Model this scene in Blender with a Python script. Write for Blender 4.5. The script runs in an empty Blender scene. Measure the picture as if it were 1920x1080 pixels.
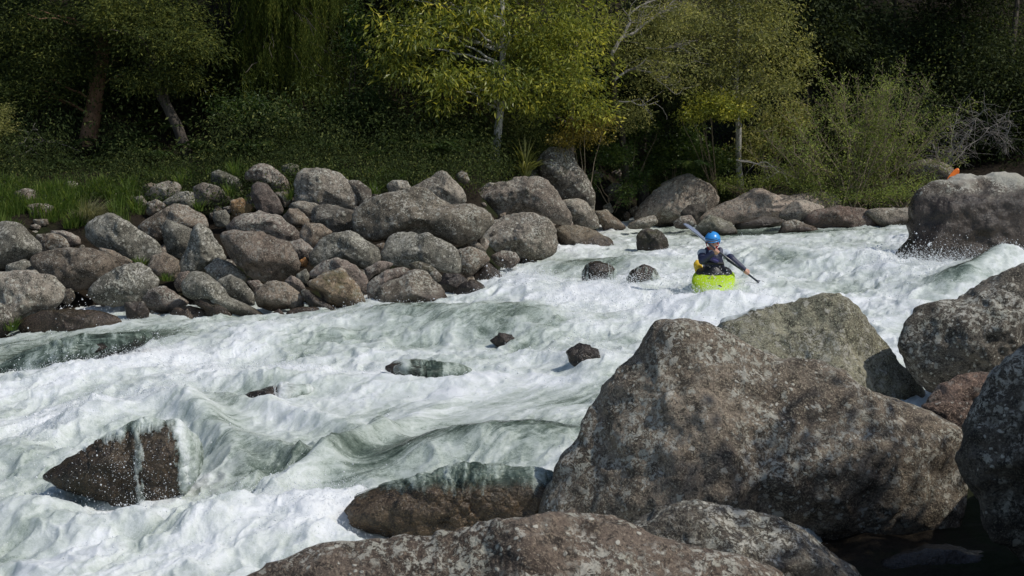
import bpy, bmesh, math, random
import numpy as np
from mathutils import Vector, Matrix
random.seed(7)
RNG = np.random.default_rng(11)
scene = bpy.context.scene
COL = scene.collection
R = math.radians

# ------------------------------------------------------------------ camera model
CAMZ, F, HOR = 3.0, 2400.0, 317.0
PIT = math.atan((540 - HOR) / F)
CP, SP = math.cos(PIT), math.sin(PIT)
def ray(px, py):
    a = (px - 960) / F; b = (540 - py) / F
    return np.array([a, CP + b * SP, -SP + b * CP])
def P(px, py, Y):
    d = ray(px, py)
    return np.array([0, 0, CAMZ]) + d * (Y / d[1])
def plane(x, y):
    return .06 * x + .05 * y - .2
def onwater(px, py):
    d = ray(px, py)
    t = (plane(0, 0) - CAMZ) / (d[2] - .06 * d[0] - .05 * d[1])
    return np.array([0, 0, CAMZ]) + d * t
def project(x, y, z):
    zz = z - CAMZ
    dep = y * CP - zz * SP
    v = y * SP + zz * CP
    return 960 + F * x / dep, 540 - F * v / dep

# ------------------------------------------------------------------ noise (vectorised gradient noise)
_p = np.random.default_rng(3).permutation(256)
_p = np.concatenate([_p, _p, _p]).astype(np.int64)
_g = np.random.default_rng(4).normal(size=(256, 3)); _g /= np.linalg.norm(_g, axis=1)[:, None]
def noise(q):
    q = np.asarray(q, dtype=np.float64)
    i = np.floor(q).astype(np.int64); f = q - i; i &= 255
    w = f * f * f * (f * (f * 6 - 15) + 10)
    out = 0
    for dx in (0, 1):
        wx = w[:, 0] if dx else 1 - w[:, 0]
        for dy in (0, 1):
            wy = w[:, 1] if dy else 1 - w[:, 1]
            for dz in (0, 1):
                wz = w[:, 2] if dz else 1 - w[:, 2]
                h = _p[_p[_p[i[:, 0] + dx] + i[:, 1] + dy] + i[:, 2] + dz]
                g = _g[h]
                out = out + wx * wy * wz * (g[:, 0] * (f[:, 0] - dx) + g[:, 1] * (f[:, 1] - dy) + g[:, 2] * (f[:, 2] - dz))
    return out * 1.6
def fbm(q, n=4, gain=.5, lac=2.07):
    s = 0; a = 1.0; q = np.array(q, dtype=np.float64)
    for k in range(n):
        s = s + a * noise(q + 17.3 * k); a *= gain; q = q * lac
    return s
def sstep(a, b, x):
    t = np.clip((x - a) / (b - a), 0, 1)
    return t * t * (3 - 2 * t)

# ------------------------------------------------------------------ object helpers
def link(name, me, mat=None, parent=None, loc=None):
    o = bpy.data.objects.new(name, me)
    COL.objects.link(o)
    if mat is not None and me is not None: me.materials.append(mat)
    if parent is not None: o.parent = parent
    if loc is not None: o.location = loc
    return o
def tag(o, label=None, cat=None, group=None, kind=None):
    if label: o['label'] = label
    if cat: o['category'] = cat
    if group: o['group'] = group
    if kind: o['kind'] = kind
    return o
def empty(name, loc, label, cat, group=None):
    o = bpy.data.objects.new(name, None); COL.objects.link(o)
    o.location = loc; o.empty_display_size = .2
    return tag(o, label, cat, group)
def mesh(name, v, faces, smooth=True, attrs=None):
    v = np.asarray(v, dtype=np.float32)
    me = bpy.data.meshes.new(name)
    if isinstance(faces, np.ndarray): groups = [faces]
    else: groups = [np.asarray(f) for f in faces if len(f)]
    nl = sum(f.size for f in groups); nf = sum(len(f) for f in groups)
    me.vertices.add(len(v)); me.vertices.foreach_set('co', v.ravel())
    me.loops.add(nl)
    me.loops.foreach_set('vertex_index', np.concatenate([f.ravel() for f in groups]).astype(np.int32))
    me.polygons.add(nf)
    tot = np.concatenate([np.full(len(f), f.shape[1]) for f in groups]).astype(np.int32)
    st = np.concatenate([[0], np.cumsum(tot)[:-1]]).astype(np.int32)
    me.polygons.foreach_set('loop_start', st)
    me.polygons.foreach_set('loop_total', tot)
    me.polygons.foreach_set('use_smooth', np.full(nf, smooth))
    for k, a in (attrs or {}).items():
        a = np.asarray(a, dtype=np.float32)
        at = me.attributes.new(k, 'FLOAT' if a.ndim == 1 else 'FLOAT_VECTOR', 'POINT')
        at.data.foreach_set('value' if a.ndim == 1 else 'vector', a.ravel())
    me.update(calc_edges=True); me.validate()
    return me
class MB:                                   # collects tubes and free faces into one mesh
    def __init__(s): s.v = []; s.q = []; s.t = []; s.n = 0
    def tube(s, pts, rad, sides=7, cap=True, flat=1.0):
        pts = np.asarray(pts, float); n = len(pts)
        rad = np.broadcast_to(np.asarray(rad, float), (n,)) if np.ndim(rad) == 0 else np.asarray(rad, float)
        tan = np.gradient(pts, axis=0); tan /= np.linalg.norm(tan, axis=1)[:, None] + 1e-9
        ref = np.array([0, 0, 1.0]) if abs(tan[0, 2]) < .8 else np.array([1.0, 0, 0])
        a = np.cross(tan, ref); a /= np.linalg.norm(a, axis=1)[:, None] + 1e-9
        b = np.cross(tan, a)
        th = np.linspace(0, 2 * np.pi, sides, endpoint=False)
        ring = pts[:, None] + rad[:, None, None] * (np.cos(th)[None, :, None] * a[:, None] + flat * np.sin(th)[None, :, None] * b[:, None])
        base = s.n; s.v.append(ring.reshape(-1, 3)); s.n += n * sides
        i = np.arange(n - 1)[:, None] * sides; j = np.arange(sides)[None]; j2 = (j + 1) % sides
        s.q.append((base + np.stack([i + j, i + j2, i + sides + j2, i + sides + j], -1)).reshape(-1, 4))
        if cap:
            for e, o in ((0, 0), (n - 1, (n - 1) * sides)):
                s.v.append(pts[e][None]); c = s.n; s.n += 1
                jj = np.arange(sides)
                s.t.append(np.stack([base + o + jj, np.full(sides, c), base + o + (jj + 1) % sides], -1))
    def add(s, v, f):
        f = np.asarray(f) + s.n; s.v.append(np.asarray(v, float)); s.n += len(v)
        (s.q if f.shape[1] == 4 else s.t).append(f)
    def build(s, name, mat, parent=None, smooth=True, loc=None):
        off = np.zeros(3) if loc is None else np.asarray(loc)
        v = np.concatenate(s.v) - off
        fs = []
        if s.q: fs.append(np.concatenate(s.q))
        if s.t: fs.append(np.concatenate(s.t))
        return link(name, mesh(name, v, fs, smooth), mat, parent)

# ------------------------------------------------------------------ node helpers
class NT:
    def __init__(s, name):
        s.m = bpy.data.materials.new(name); s.m.use_nodes = True
        s.t = s.m.node_tree; s.t.nodes.clear()
        s.out = s.t.nodes.new('ShaderNodeOutputMaterial')
    def n(s, typ, ins=None, **kw):
        nd = s.t.nodes.new('ShaderNode' + typ)
        for k, v in kw.items(): setattr(nd, k, v)
        for k, v in (ins or {}).items():
            if hasattr(v, 'bl_rna') and hasattr(v, 'is_output'): s.t.links.new(v, nd.inputs[k])
            else: nd.inputs[k].default_value = v
        return nd
    def math(s, op, a, b=0.0, c=None, clamp=False):
        nd = s.n('Math', {0: a, 1: b}, operation=op, use_clamp=clamp)
        if c is not None:
            if hasattr(c, 'is_output'): s.t.links.new(c, nd.inputs[2])
            else: nd.inputs[2].default_value = c
        return nd.outputs[0]
    def noise(s, vec, scale, detail=4, rough=.55, dist=0):
        return s.n('TexNoise', {'Vector': vec, 'Scale': scale, 'Detail': detail, 'Roughness': rough, 'Distortion': dist}).outputs['Fac']
    def ss(s, x, a, b):
        return s.n('MapRange', {'Value': x, 'From Min': a, 'From Max': b}, interpolation_type='SMOOTHSTEP').outputs[0]
    def mix(s, f, a, b, blend='MIX'):
        nd = s.n('Mix', data_type='RGBA', blend_type=blend)
        for i, v in ((0, f), (6, a), (7, b)):
            if hasattr(v, 'is_output'): s.t.links.new(v, nd.inputs[i])
            else: nd.inputs[i].default_value = v if i == 0 or len(v) == 4 else (*v, 1)
        return nd.outputs[2]
    def ramp(s, x, stops):
        nd = s.n('ValToRGB', {'Fac': x}); cr = nd.color_ramp
        while len(cr.elements) < len(stops): cr.elements.new(.5)
        for e, (p, c) in zip(cr.elements, stops): e.position = p; e.color = (*c, 1)
        return nd.outputs[0]
    def done(s, shader):
        s.t.links.new(shader, s.out.inputs['Surface']); return s.m

def simple(name, col, rough=.5, var=.15, scale=20, metal=0, bump=.0, spec=.5):
    t = NT(name); co = t.n('TexCoord').outputs['Object']
    nz = t.noise(co, scale, 4)
    c = t.mix(nz, tuple(x * (1 - var) for x in col), tuple(min(1, x * (1 + var)) for x in col))
    ins = {'Base Color': c, 'Roughness': rough, 'Metallic': metal, 'Specular IOR Level': spec}
    if bump: ins['Normal'] = t.n('Bump', {'Height': nz, 'Strength': bump, 'Distance': .02}).outputs[0]
    return t.done(t.n('BsdfPrincipled', ins).outputs[0])

def foliage_mat(name, dark, mid, light, trans=.3, rough=.45, spec=.35):
    t = NT(name)
    va = t.n('Attribute', attribute_name='var').outputs['Fac']
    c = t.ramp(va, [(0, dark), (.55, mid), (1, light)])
    p = t.n('BsdfPrincipled', {'Base Color': c, 'Roughness': rough, 'Specular IOR Level': spec})
    c2 = t.mix(.5, c, (1, 1, .25), 'MULTIPLY')
    c3 = t.mix(1, c2, (1.7, 1.7, 1.7), 'MULTIPLY')
    tr = t.n('BsdfTranslucent', {'Color': c3})
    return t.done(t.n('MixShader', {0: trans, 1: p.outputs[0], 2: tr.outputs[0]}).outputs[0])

def make_rock_mat():
    t = NT('boulder_stone')
    co = t.n('TexCoord').outputs['Object']
    oi = t.n('ObjectInfo')
    off = t.math('MULTIPLY', oi.outputs['Random'], 60.0)
    co = t.n('VectorMath', {0: co, 1: t.n('CombineXYZ', {0: off, 1: off, 2: off}).outputs[0]}, operation='ADD').outputs[0]
    wob = t.n('TexNoise', {'Vector': co, 'Scale': 9.0, 'Detail': 3})
    cw = t.n('VectorMath', {0: wob.outputs['Color'], 1: (.5, .5, .5)}, operation='SUBTRACT').outputs[0]
    cw = t.n('VectorMath', {0: cw, 3: .09}, operation='SCALE').outputs[0]
    cd = t.n('VectorMath', {0: co, 1: cw}, operation='ADD').outputs[0]
    big = t.noise(co, 1.3, 5, .6, .4)
    mid = t.noise(cd, 6.5, 7, .65)
    fine = t.noise(co, 42, 4, .65)
    base = t.mix(t.ss(big, .32, .68), (.060, .050, .043), (.158, .139, .122))
    base = t.mix(t.math('MULTIPLY', t.ss(mid, .47, .62), .85), base, (.030, .025, .021))
    base = t.mix(t.math('MULTIPLY', t.ss(fine, .50, .70), .55), base, (.24, .215, .185))
    base = t.mix(t.math('MULTIPLY', t.ss(t.noise(cd, 11, 6, .72, .5), .53, .585), .8), base, (.024, .021, .018))
    base = t.mix(t.math('MULTIPLY', t.ss(t.noise(cd, 75, 3, .7), .55, .60), .6), base, (.30, .285, .24))
    base = t.mix(t.math('MULTIPLY', t.ss(t.noise(co, 58, 4, .7, .3), .56, .62), .75), base, (.022, .019, .017))
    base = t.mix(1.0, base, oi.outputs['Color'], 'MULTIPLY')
    base = t.mix(1.0, base, (1.32, 1.31, 1.26), 'MULTIPLY')
    # lichen crusts: patches, rosettes and specks
    geo = t.n('Newell') if False else t.n('NewGeometry')
    up = t.n('SeparateXYZ', {0: geo.outputs['Normal']}).outputs[2]
    upf = t.math('MULTIPLY_ADD', up, .09, 0.0)
    lm = t.math('ADD', t.noise(co, 2.1, 5, .62), upf)
    lm2 = t.math('MULTIPLY', t.ss(lm, .50, .62), t.ss(t.noise(cd, 24, 5, .78), .50, .55))
    v1 = t.n('TexVoronoi', {'Vector': cd, 'Scale': 9.5, 'Randomness': 1.0})
    sel = t.n('SeparateXYZ', {0: v1.outputs['Color']}).outputs[0]
    ros = t.math('MULTIPLY', t.ss(t.math('ADD', v1.outputs['Distance'], t.math('MULTIPLY', t.math('SUBTRACT', fine, .5), .9)), .30, .22), t.ss(sel, .58, .62))
    v2 = t.n('TexVoronoi', {'Vector': cd, 'Scale': 24, 'Randomness': 1.0})
    sel2 = t.n('SeparateXYZ', {0: v2.outputs['Color']}).outputs[1]
    spk = t.math('MULTIPLY', t.ss(v2.outputs['Distance'], .36, .22), t.ss(sel2, .66, .70))
    spk = t.math('MULTIPLY', spk, t.ss(t.noise(co, 1.7, 3), .40, .56))
    lcol = t.mix(t.noise(co, 5.0, 2), (.36, .355, .27), (.47, .44, .395))
    dry = t.math('SUBTRACT', 1.0, t.math('MULTIPLY', t.n('Attribute', attribute_name='wet').outputs['Fac'], .93))
    lf = t.math('MAXIMUM', t.math('MULTIPLY', lm2, .80), t.math('MAXIMUM', t.math('MULTIPLY', ros, .66), t.math('MULTIPLY', spk, .95)))
    lich = t.n('Attribute', attribute_name='lichen').outputs['Fac']
    lf = t.math('MAXIMUM', lf, t.math('MULTIPLY', t.ss(lich, 1.9, 2.6), t.math('MULTIPLY_ADD', mid, .9, .15)))
    lf = t.math('MULTIPLY', t.math('MULTIPLY', lf, lich), dry)
    base = t.mix(lf, base, lcol)
    # moss (amount rides in the object colour's alpha)
    mo = t.math('MULTIPLY', t.ss(t.math('ADD', t.noise(co, 3.2, 6, .65), t.math('MULTIPLY', up, .1)), .5, .62), t.math('SUBTRACT', 1.0, oi.outputs['Alpha']))
    base = t.mix(mo, base, t.mix(fine, (.030, .035, .008), (.085, .080, .022)))
    wet = t.n('Attribute', attribute_name='wet').outputs['Fac']
    base = t.mix(wet, base, t.mix(1.0, base, (.36, .32, .29), 'MULTIPLY'))
    rough = t.n('MapRange', {'Value': wet, 'To Min': .88, 'To Max': .22}).outputs[0]
    hgt = t.math('ADD', t.math('MULTIPLY', mid, .9), t.math('ADD', t.math('MULTIPLY', fine, .42), t.math('MULTIPLY', lf, .12)))
    bmp = t.n('Bump', {'Height': hgt, 'Strength': .8, 'Distance': .045})
    return t.done(t.n('BsdfPrincipled', {'Base Color': base, 'Roughness': rough, 'Normal': bmp.outputs[0], 'Specular IOR Level': .4}).outputs[0])
ROCK = make_rock_mat()

def make_water_mat():
    t = NT('white_water')
    fl = t.n('Attribute', attribute_name='flow').outputs['Vector']
    fo = t.n('Attribute', attribute_name='foam').outputs['Fac']
    st = t.n('Attribute', attribute_name='stretch').outputs['Fac']
    pos = t.n('NewGeometry').outputs['Position']
    lng = t.n('VectorMath', {0: fl, 1: (.13, 1, 1)}, operation='MULTIPLY').outputs[0]
    sq = t.n('VectorMath', {0: fl, 1: (.62, 1, 1)}, operation='MULTIPLY').outputs[0]
    n1 = t.noise(sq, 3.2, 8, .68, 1.0)
    n2 = t.noise(lng, 9.0, 8, .72, .7)
    n3 = t.noise(pos, 34, 6, .8)
    n4 = t.noise(pos, 9, 6, .75, .6)
    nn = t.n('Mix', {0: t.math('MULTIPLY_ADD', st, .6, .4), 2: n1, 3: n2}).outputs[0]
    lace = t.n('TexVoronoi', {'Vector': t.n('VectorMath', {0: sq, 1: t.n('VectorMath', {0: t.n('TexNoise', {'Vector': sq, 'Scale': 5.0, 'Detail': 4}).outputs['Color'], 3: .35}, operation='SCALE').outputs[0]}, operation='ADD').outputs[0], 'Scale': 4.2}, feature='DISTANCE_TO_EDGE').outputs['Distance']
    lc = t.ss(lace, .16, .0)
    v = t.math('ADD', fo, t.math('MULTIPLY', t.math('SUBTRACT', nn, .5), 1.05))
    v = t.math('ADD', v, t.math('MULTIPLY', t.math('SUBTRACT', n3, .5), .45))
    v = t.math('ADD', v, t.math('MULTIPLY', t.math('SUBTRACT', n4, .5), .55))
    n5 = t.noise(pos, 88, 4, .8)
    v = t.math('ADD', v, t.math('MULTIPLY', t.math('SUBTRACT', n5, .5), .40))
    v = t.math('ADD', v, t.math('MULTIPLY', lc, .10), clamp=True)
    col = t.ramp(v, [(0, (.036, .052, .040)), (.20, (.125, .160, .128)), (.42, (.36, .41, .36)), (.68, (.57, .61, .575)), (1.0, (.76, .78, .79))])
    rough = t.n('MapRange', {'Value': v, 'From Min': .2, 'From Max': .75, 'To Min': .10, 'To Max': .55}).outputs[0]
    h = t.math('ADD', t.math('MULTIPLY', nn, 1.0), t.math('MULTIPLY', n3, .55))
    h = t.math('ADD', h, t.math('MULTIPLY', n4, .9))
    bmp = t.n('Bump', {'Height': h, 'Strength': .38, 'Distance': .05})
    sw = t.n('MapRange', {'Value': v, 'From Min': .45, 'From Max': .85, 'To Min': 0.0, 'To Max': .22}).outputs[0]
    cl = t.n('Attribute', attribute_name='clear').outputs['Fac']
    cl = t.math('MULTIPLY', cl, t.math('SUBTRACT', 1.15, t.math('MULTIPLY', v, .75)), clamp=True)
    pr = (t.n('BsdfPrincipled', {'Base Color': col, 'Roughness': rough, 'Normal': bmp.outputs[0], 'IOR': 1.33, 'Specular IOR Level': .5, 'Subsurface Weight': sw, 'Subsurface Radius': (1, 1, 1), 'Subsurface Scale': .05}).outputs[0])
    return t.done(t.n('MixShader', {0: cl, 1: pr, 2: t.n('BsdfTransparent').outputs[0]}).outputs[0])
WATER = make_water_mat()
def make_spray_mat():
    t = NT('spray_drops')
    p = t.n('BsdfPrincipled', {'Base Color': (.9, .92, .93, 1), 'Roughness': .25, 'IOR': 1.33})
    tr = t.n('BsdfTranslucent', {'Color': (.9, .92, .93, 1)})
    return t.done(t.n('MixShader', {0: .35, 1: p.outputs[0], 2: tr.outputs[0]}).outputs[0])
SPRAY = make_spray_mat()
def make_ground_mat():
    t = NT('forest_soil'); co = t.n('TexCoord').outputs['Object']
    a = t.noise(co, .8, 6, .6); b = t.noise(co, 9, 6, .7)
    c = t.mix(b, (.012, .009, .006), (.042, .032, .021))
    c = t.mix(t.math('MULTIPLY', t.ss(a, .5, .62), .75), c, t.mix(b, (.008, .014, .004), (.030, .042, .011)))
    bp = t.n('Bump', {'Height': b, 'Strength': 1.0, 'Distance': .12})
    return t.done(t.n('BsdfPrincipled', {'Base Color': c, 'Roughness': .95, 'Normal': bp.outputs[0], 'Specular IOR Level': .15}).outputs[0])
SOIL = make_ground_mat()
def bark(name, a, b, scale=1.0):
    t = NT(name); co = t.n('TexCoord').outputs['Object']
    st = t.n('VectorMath', {0: co, 1: (1, 1, .22)}, operation='MULTIPLY').outputs[0]
    x = t.noise(st, 22 * scale, 6, .7, .6); y = t.noise(co, 3.5, 4)
    c = t.mix(t.ss(x, .35, .65), a, b)
    c = t.mix(t.math('MULTIPLY', t.ss(y, .5, .66), .6), c, tuple(v * .45 for v in a))
    bp = t.n('Bump', {'Height': x, 'Strength': .9, 'Distance': .03})
    return t.done(t.n('BsdfPrincipled', {'Base Color': c, 'Roughness': .9, 'Normal': bp.outputs[0]}).outputs[0])

# ------------------------------------------------------------------ ground
WL = [(-400, 668), (-100, 650), (0, 641), (120, 627), (300, 603), (500, 597), (700, 583), (900, 555), (1000, 500), (1060, 482), (1180, 434), (1300, 428), (1560, 430), (1700, 432), (1950, 440), (2400, 450)]
WLx = np.array([p[0] for p in WL], float)
WLy = np.array([onwater(*p)[1] for p in WL])
NBx = np.array([-400, 0, 300, 430, 1030, 1300, 1600, 1750, 1950, 2150, 2500], float)
NBy = np.array([4, 4.5, 5.5, 6.0, 7.2, 8.6, 10.2, 11.4, 13, 19, 21], float)
def ground(x, y):
    x = np.asarray(x, float); y = np.asarray(y, float)
    yy = np.maximum(y, 1.0)
    px = np.clip(960 + F * x / yy, -420, 2420)
    t = y - np.interp(px, WLx, WLy)
    k = sstep(1020, 1300, px)
    s1 = .42 * (1 - k) + .16 * k
    zb = plane(x, y - np.maximum(t, 0)) - .12
    up = np.clip(t, 0, 6.3) * s1 + np.clip(t - 6.3, 0, 2.5) * .16 + np.clip(t - 8.8, 0, 60) * .62
    up = np.where(t < 0, np.clip(t * .5, -1.0, 0), up)
    g = zb + up
    t2 = np.interp(px, NBx, NBy) - y
    g = np.maximum(g, np.where(t2 > 0, plane(x, y) - .35 + .30 * sstep(0, 1, t2) + np.clip((t2 - 5) * .3, 0, 1.5), -9))
    far = np.maximum(np.abs(x) - 24, 0) * .45 * sstep(10, 30, y)
    return np.minimum(g + far, 40)
def onground(px, py):
    d = ray(px, py); Y = np.arange(6, 48, .04)
    pts = np.array([0, 0, CAMZ]) + d[None] * (Y / d[1])[:, None]
    hit = np.nonzero((pts[:, 2] < ground(pts[:, 0], pts[:, 1])) & (Y > 18))[0]
    return pts[hit[0]] if len(hit) else pts[-1]
def ground_z(p): return float(ground(np.array([p[0]]), np.array([p[1]]))[0])

gx = np.concatenate([np.linspace(-90, -20, 40)[:-1], np.linspace(-20, 22, 260), np.linspace(22, 90, 40)[1:]])
gy = np.concatenate([np.linspace(-40, 4, 30)[:-1], np.linspace(4, 45, 260), np.linspace(45, 110, 40)[1:]])
GX, GY = np.meshgrid(gx, gy)
fx, fy = GX.ravel(), GY.ravel()
q = np.stack([fx, fy, 0 * fx], 1)
tt_ = fy - np.interp(np.clip(960 + F * fx / np.maximum(fy, 1), -420, 2420), WLx, WLy)
pxg = 960 + F * fx / np.maximum(fy, 1)
gz = ground(fx, fy) - .38 * sstep(.2, 1.2, tt_) * (1 - sstep(6.2, 7.6, tt_)) * np.maximum(sstep(250, 330, pxg), 1 - sstep(3, 4, tt_)) * (1 - sstep(1250, 1400, pxg)) + .10 * fbm(q * .9, 4) + .04 * noise(q * 4.1)
nx, ny = len(gx), len(gy)
I = (np.arange(ny - 1)[:, None] * nx + np.arange(nx - 1)[None]).ravel()
tag(link('ground', mesh('ground', np.stack([fx, fy, gz], 1), np.stack([I, I + 1, I + nx + 1, I + nx], 1)), SOIL), kind='structure')
# ------------------------------------------------------------------ boulders
_ico = {}
def ico(level):
    if level not in _ico:
        bm = bmesh.new(); bmesh.ops.create_icosphere(bm, subdivisions=level, radius=1)
        bm.verts.ensure_lookup_table()
        v = np.array([x.co[:] for x in bm.verts]); f = np.array([[x.index for x in p.verts] for p in bm.faces]); bm.free()
        v /= np.linalg.norm(v, axis=1)[:, None]
        _ico[level] = (v, f)
    return _ico[level]
REG = {'A': (0, 280, 3), 'B': (400, 280, 3), 'C': (800, 240, 3), 'D': (1440, 240, 3), 'E': (960, 540, 2), 'K': (1200, 380, 5.4), 'X': (0, 0, 1)}
def pts_of(reg, s):
    ox, oy, k = REG[reg]
    a = np.array([[float(c) for c in p.split(',')] for p in s.split()])
    return a / k + np.array([ox, oy])
def radial(poly, n=360, sm=4):
    nxt = np.roll(poly, -1, 0)
    cr = poly[:, 0] * nxt[:, 1] - nxt[:, 0] * poly[:, 1]
    A = cr.sum() / 2
    c = np.array([((poly[:, 0] + nxt[:, 0]) * cr).sum(), ((poly[:, 1] + nxt[:, 1]) * cr).sum()]) / (6 * A)
    th = np.arange(n) * 2 * np.pi / n
    d = np.stack([np.cos(th), -np.sin(th)], 1)          # v up = -py
    r = np.zeros(n)
    for a, b in zip(poly - c, nxt - c):
        e = b - a
        den = d[:, 0] * e[1] - d[:, 1] * e[0]
        with np.errstate(divide='ignore', invalid='ignore'):
            tt = (a[0] * e[1] - a[1] * e[0]) / den
            uu = (a[0] * d[:, 1] - a[1] * d[:, 0]) / den
        ok = (np.abs(den) > 1e-9) & (tt > 0) & (uu >= -1e-6) & (uu <= 1 + 1e-6)
        r = np.where(ok, np.maximum(r, np.where(ok, tt, 0)), r)
    bad = r <= 0
    if bad.any(): r[bad] = np.interp(th[bad], th[~bad], r[~bad], period=2 * np.pi)
    k = np.exp(-.5 * (np.arange(-12, 13) / sm) ** 2); k /= k.sum()
    r = np.convolve(np.concatenate([r[-12:], r, r[:12]]), k, 'valid')
    return c, r, abs(A)
NROCK = [0]
def boulder(reg, pts, label, Y=None, lvl=4, tint=(1, 1, 1), moss=0.0, wet=.12, T=.8, planes=None, rough=1.0, lichen=1.0,
            name='boulder', group='boulders heaped along the far bank', water=False, drop=1.12, seed=None, sm=4, squash=.0):
    NROCK[0] += 1
    rs = np.random.default_rng(seed if seed is not None else 100 + NROCK[0])
    poly = pts_of(reg, pts) if isinstance(pts, str) else pts
    c, r, A = radial(poly, sm=sm)
    if 'far bank' in group: r = r * 1.045
    pyb = poly[:, 1].max()
    if Y is None:
        base = onwater(c[0], pyb - 3) if water else onground(c[0], pyb)
        Y = base[1] + .28 * T * math.sqrt(A / math.pi) * base[1] / F
    size = math.sqrt(A / math.pi) * Y / F
    v, f = ico(lvl)
    v = v.copy()
    if planes is None:
        planes = []
        for _ in range(rs.integers(7, 12)):
            a = rs.uniform(0, 2 * np.pi); lat = rs.uniform(.35, .93)
            w = math.sqrt(1 - lat * lat) * (1 if rs.random() < .8 else -1)
            planes.append((lat * math.cos(a), lat * math.sin(a), w, max(lat * 1.01, rs.uniform(.58, .86))))
    acc = np.ones(len(v))
    for a, b, w, d in planes:
        acc += np.clip((v[:, 0] * a + v[:, 1] * b + v[:, 2] * w) / d, 0, None) ** 36
    v *= (acc ** (-1 / 36))[:, None]
    th = np.arctan2(v[:, 1], v[:, 0]) % (2 * np.pi)
    nb = 72 if lvl >= 5 else 36
    M = np.zeros(nb); np.maximum.at(M, (th / (2 * np.pi) * nb).astype(int) % nb, np.hypot(v[:, 0], v[:, 1]))
    M = np.maximum(np.maximum(M, np.roll(M, 1)), np.roll(M, -1)); M = (M + np.roll(M, 1) + np.roll(M, -1)) / 3
    v[:, :2] /= np.interp(th, (np.arange(-1, nb + 1) + .5) * 2 * np.pi / nb, np.concatenate([M[-1:], M, M[:1]]))[:, None]
    th = np.arctan2(v[:, 1], v[:, 0]) % (2 * np.pi)
    rr = np.interp(th, np.arange(361) * 2 * np.pi / 360, np.append(r, r[0]))
    u = v[:, 0] * rr; w2 = v[:, 1] * rr
    w2 = np.where(w2 < 0, w2 * drop, w2)
    ctr = P(c[0], c[1], Y)
    right = np.array([1.0, 0, 0]); upv = np.array([0, SP, CP]); toc = -np.array([0, CP, -SP])
    dep = Y / CP
    off = (u[:, None] * right + w2[:, None] * upv) * (dep / F) + (v[:, 2] * T * size)[:, None] * toc
    nrm = off / (np.linalg.norm(off, axis=1)[:, None] + 1e-9)
    qq = off / size + rs.uniform(0, 90, 3)
    amp = .085 * rough
    disp = amp * fbm(qq * 1.7, 4) + amp * .42 * (1 - 2 * np.abs(noise(qq * 3.3 + 9))) * .6
    if lvl >= 5: disp += (.010 * fbm((off + 31) * 5.0, 4, .6) * rough) / max(size, .3)
    if lvl >= 6: disp += .006 * fbm((off + 11) * 16.0, 3, .6) * rough / max(size, .3)
    off = off + nrm * (disp * size)[:, None]
    wpos = off + ctr
    hgt = wpos[:, 2] - plane(wpos[:, 0], wpos[:, 1]) + .10 * fbm(wpos * 2.3, 3)
    wa = sstep(wet + .14, wet - .04, hgt)
    la = np.full(len(v), float(lichen))
    if lichen > 2: la = .7 + (lichen - .7) * sstep(wet - .1, wet + .25, hgt + .25 * fbm(wpos * 1.1, 4))
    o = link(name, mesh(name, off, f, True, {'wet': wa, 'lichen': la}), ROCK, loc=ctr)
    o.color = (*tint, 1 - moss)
    tag(o, label, name if name != 'boulder' else 'boulder', group)
    return o
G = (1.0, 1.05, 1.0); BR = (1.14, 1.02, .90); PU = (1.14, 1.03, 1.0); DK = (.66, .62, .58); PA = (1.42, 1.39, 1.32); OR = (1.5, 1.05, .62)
A = lambda *a, **k: boulder('A', *a, **k)
B = lambda *a, **k: boulder('B', *a, **k)
C = lambda *a, **k: boulder('C', *a, **k)
D = lambda *a, **k: boulder('D', *a, **k)
# --- far bank, left stretch
A('-70,440 0,415 60,408 110,425 165,480 225,545 220,580 150,612 60,645 -60,660', 'grey lichened boulder cut by the left edge, below the tall grass', tint=G)
A('85,240 150,222 195,232 220,290 190,312 130,312 85,285', 'small round grey boulder standing in the tall grass at far left', tint=PU)
A('150,315 230,305 300,320 302,355 240,388 180,378 160,340', 'flat-topped tan stone in the grass, just below the small grey boulder', tint=BR, name='stone')
A('190,395 265,392 272,420 250,432 195,425', 'low brown stone in the grass under the tan flat-topped one', tint=BR, name='stone')
A('168,428 200,420 230,432 222,448 175,448', 'smallest stone at the lower edge of the left grass patch', tint=PU, name='stone')
A('355,195 385,178 430,185 440,220 400,232 358,222', 'pale grey stone half hidden in grass under the dark ferns', tint=PA, name='stone')
A('205,482 300,475 370,500 390,550 300,580 230,572 205,520', 'smooth rounded brown boulder just right of the edge boulder, below the grass', tint=BR)
A('280,458 370,460 440,490 455,530 395,548 300,480', 'rounded brown boulder tucked behind the smooth one at the grass edge', tint=PU)
A('150,620 250,580 400,555 520,560 600,600 640,650 610,700 480,765 350,772 250,690', 'wide dark brown loaf-shaped boulder with sparse pale lichen, left bank', tint=(.82, .74, .66), lichen=.5, lvl=5)
A('480,430 560,385 620,358 680,390 780,460 880,520 895,570 850,600 790,632 680,600 560,545 495,510', 'large pale lichened boulder with a peaked top beside the grass tussock', tint=G, lvl=5, lichen=1.3)
A('540,548 640,572 750,632 700,665 650,690 600,610', 'brown boulder wedged under the peaked pale boulder', tint=BR, lichen=.5)
A('-40,720 0,695 80,690 180,690 290,720 345,780 340,850 260,905 120,965 60,990 20,900', 'pale squarish boulder with white lichen at the lower left water edge', tint=PA, lvl=5, lichen=1.3)
A('40,650 140,620 220,668 240,705 100,712 40,700', 'speckled flat boulder lying behind the pale squarish one', tint=G, lichen=1.4)
A('-80,845 10,870 60,930 82,990 20,1045 -80,1060', 'dark boulder in the lower left corner of the bank, cut by the frame', tint=DK)
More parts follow.
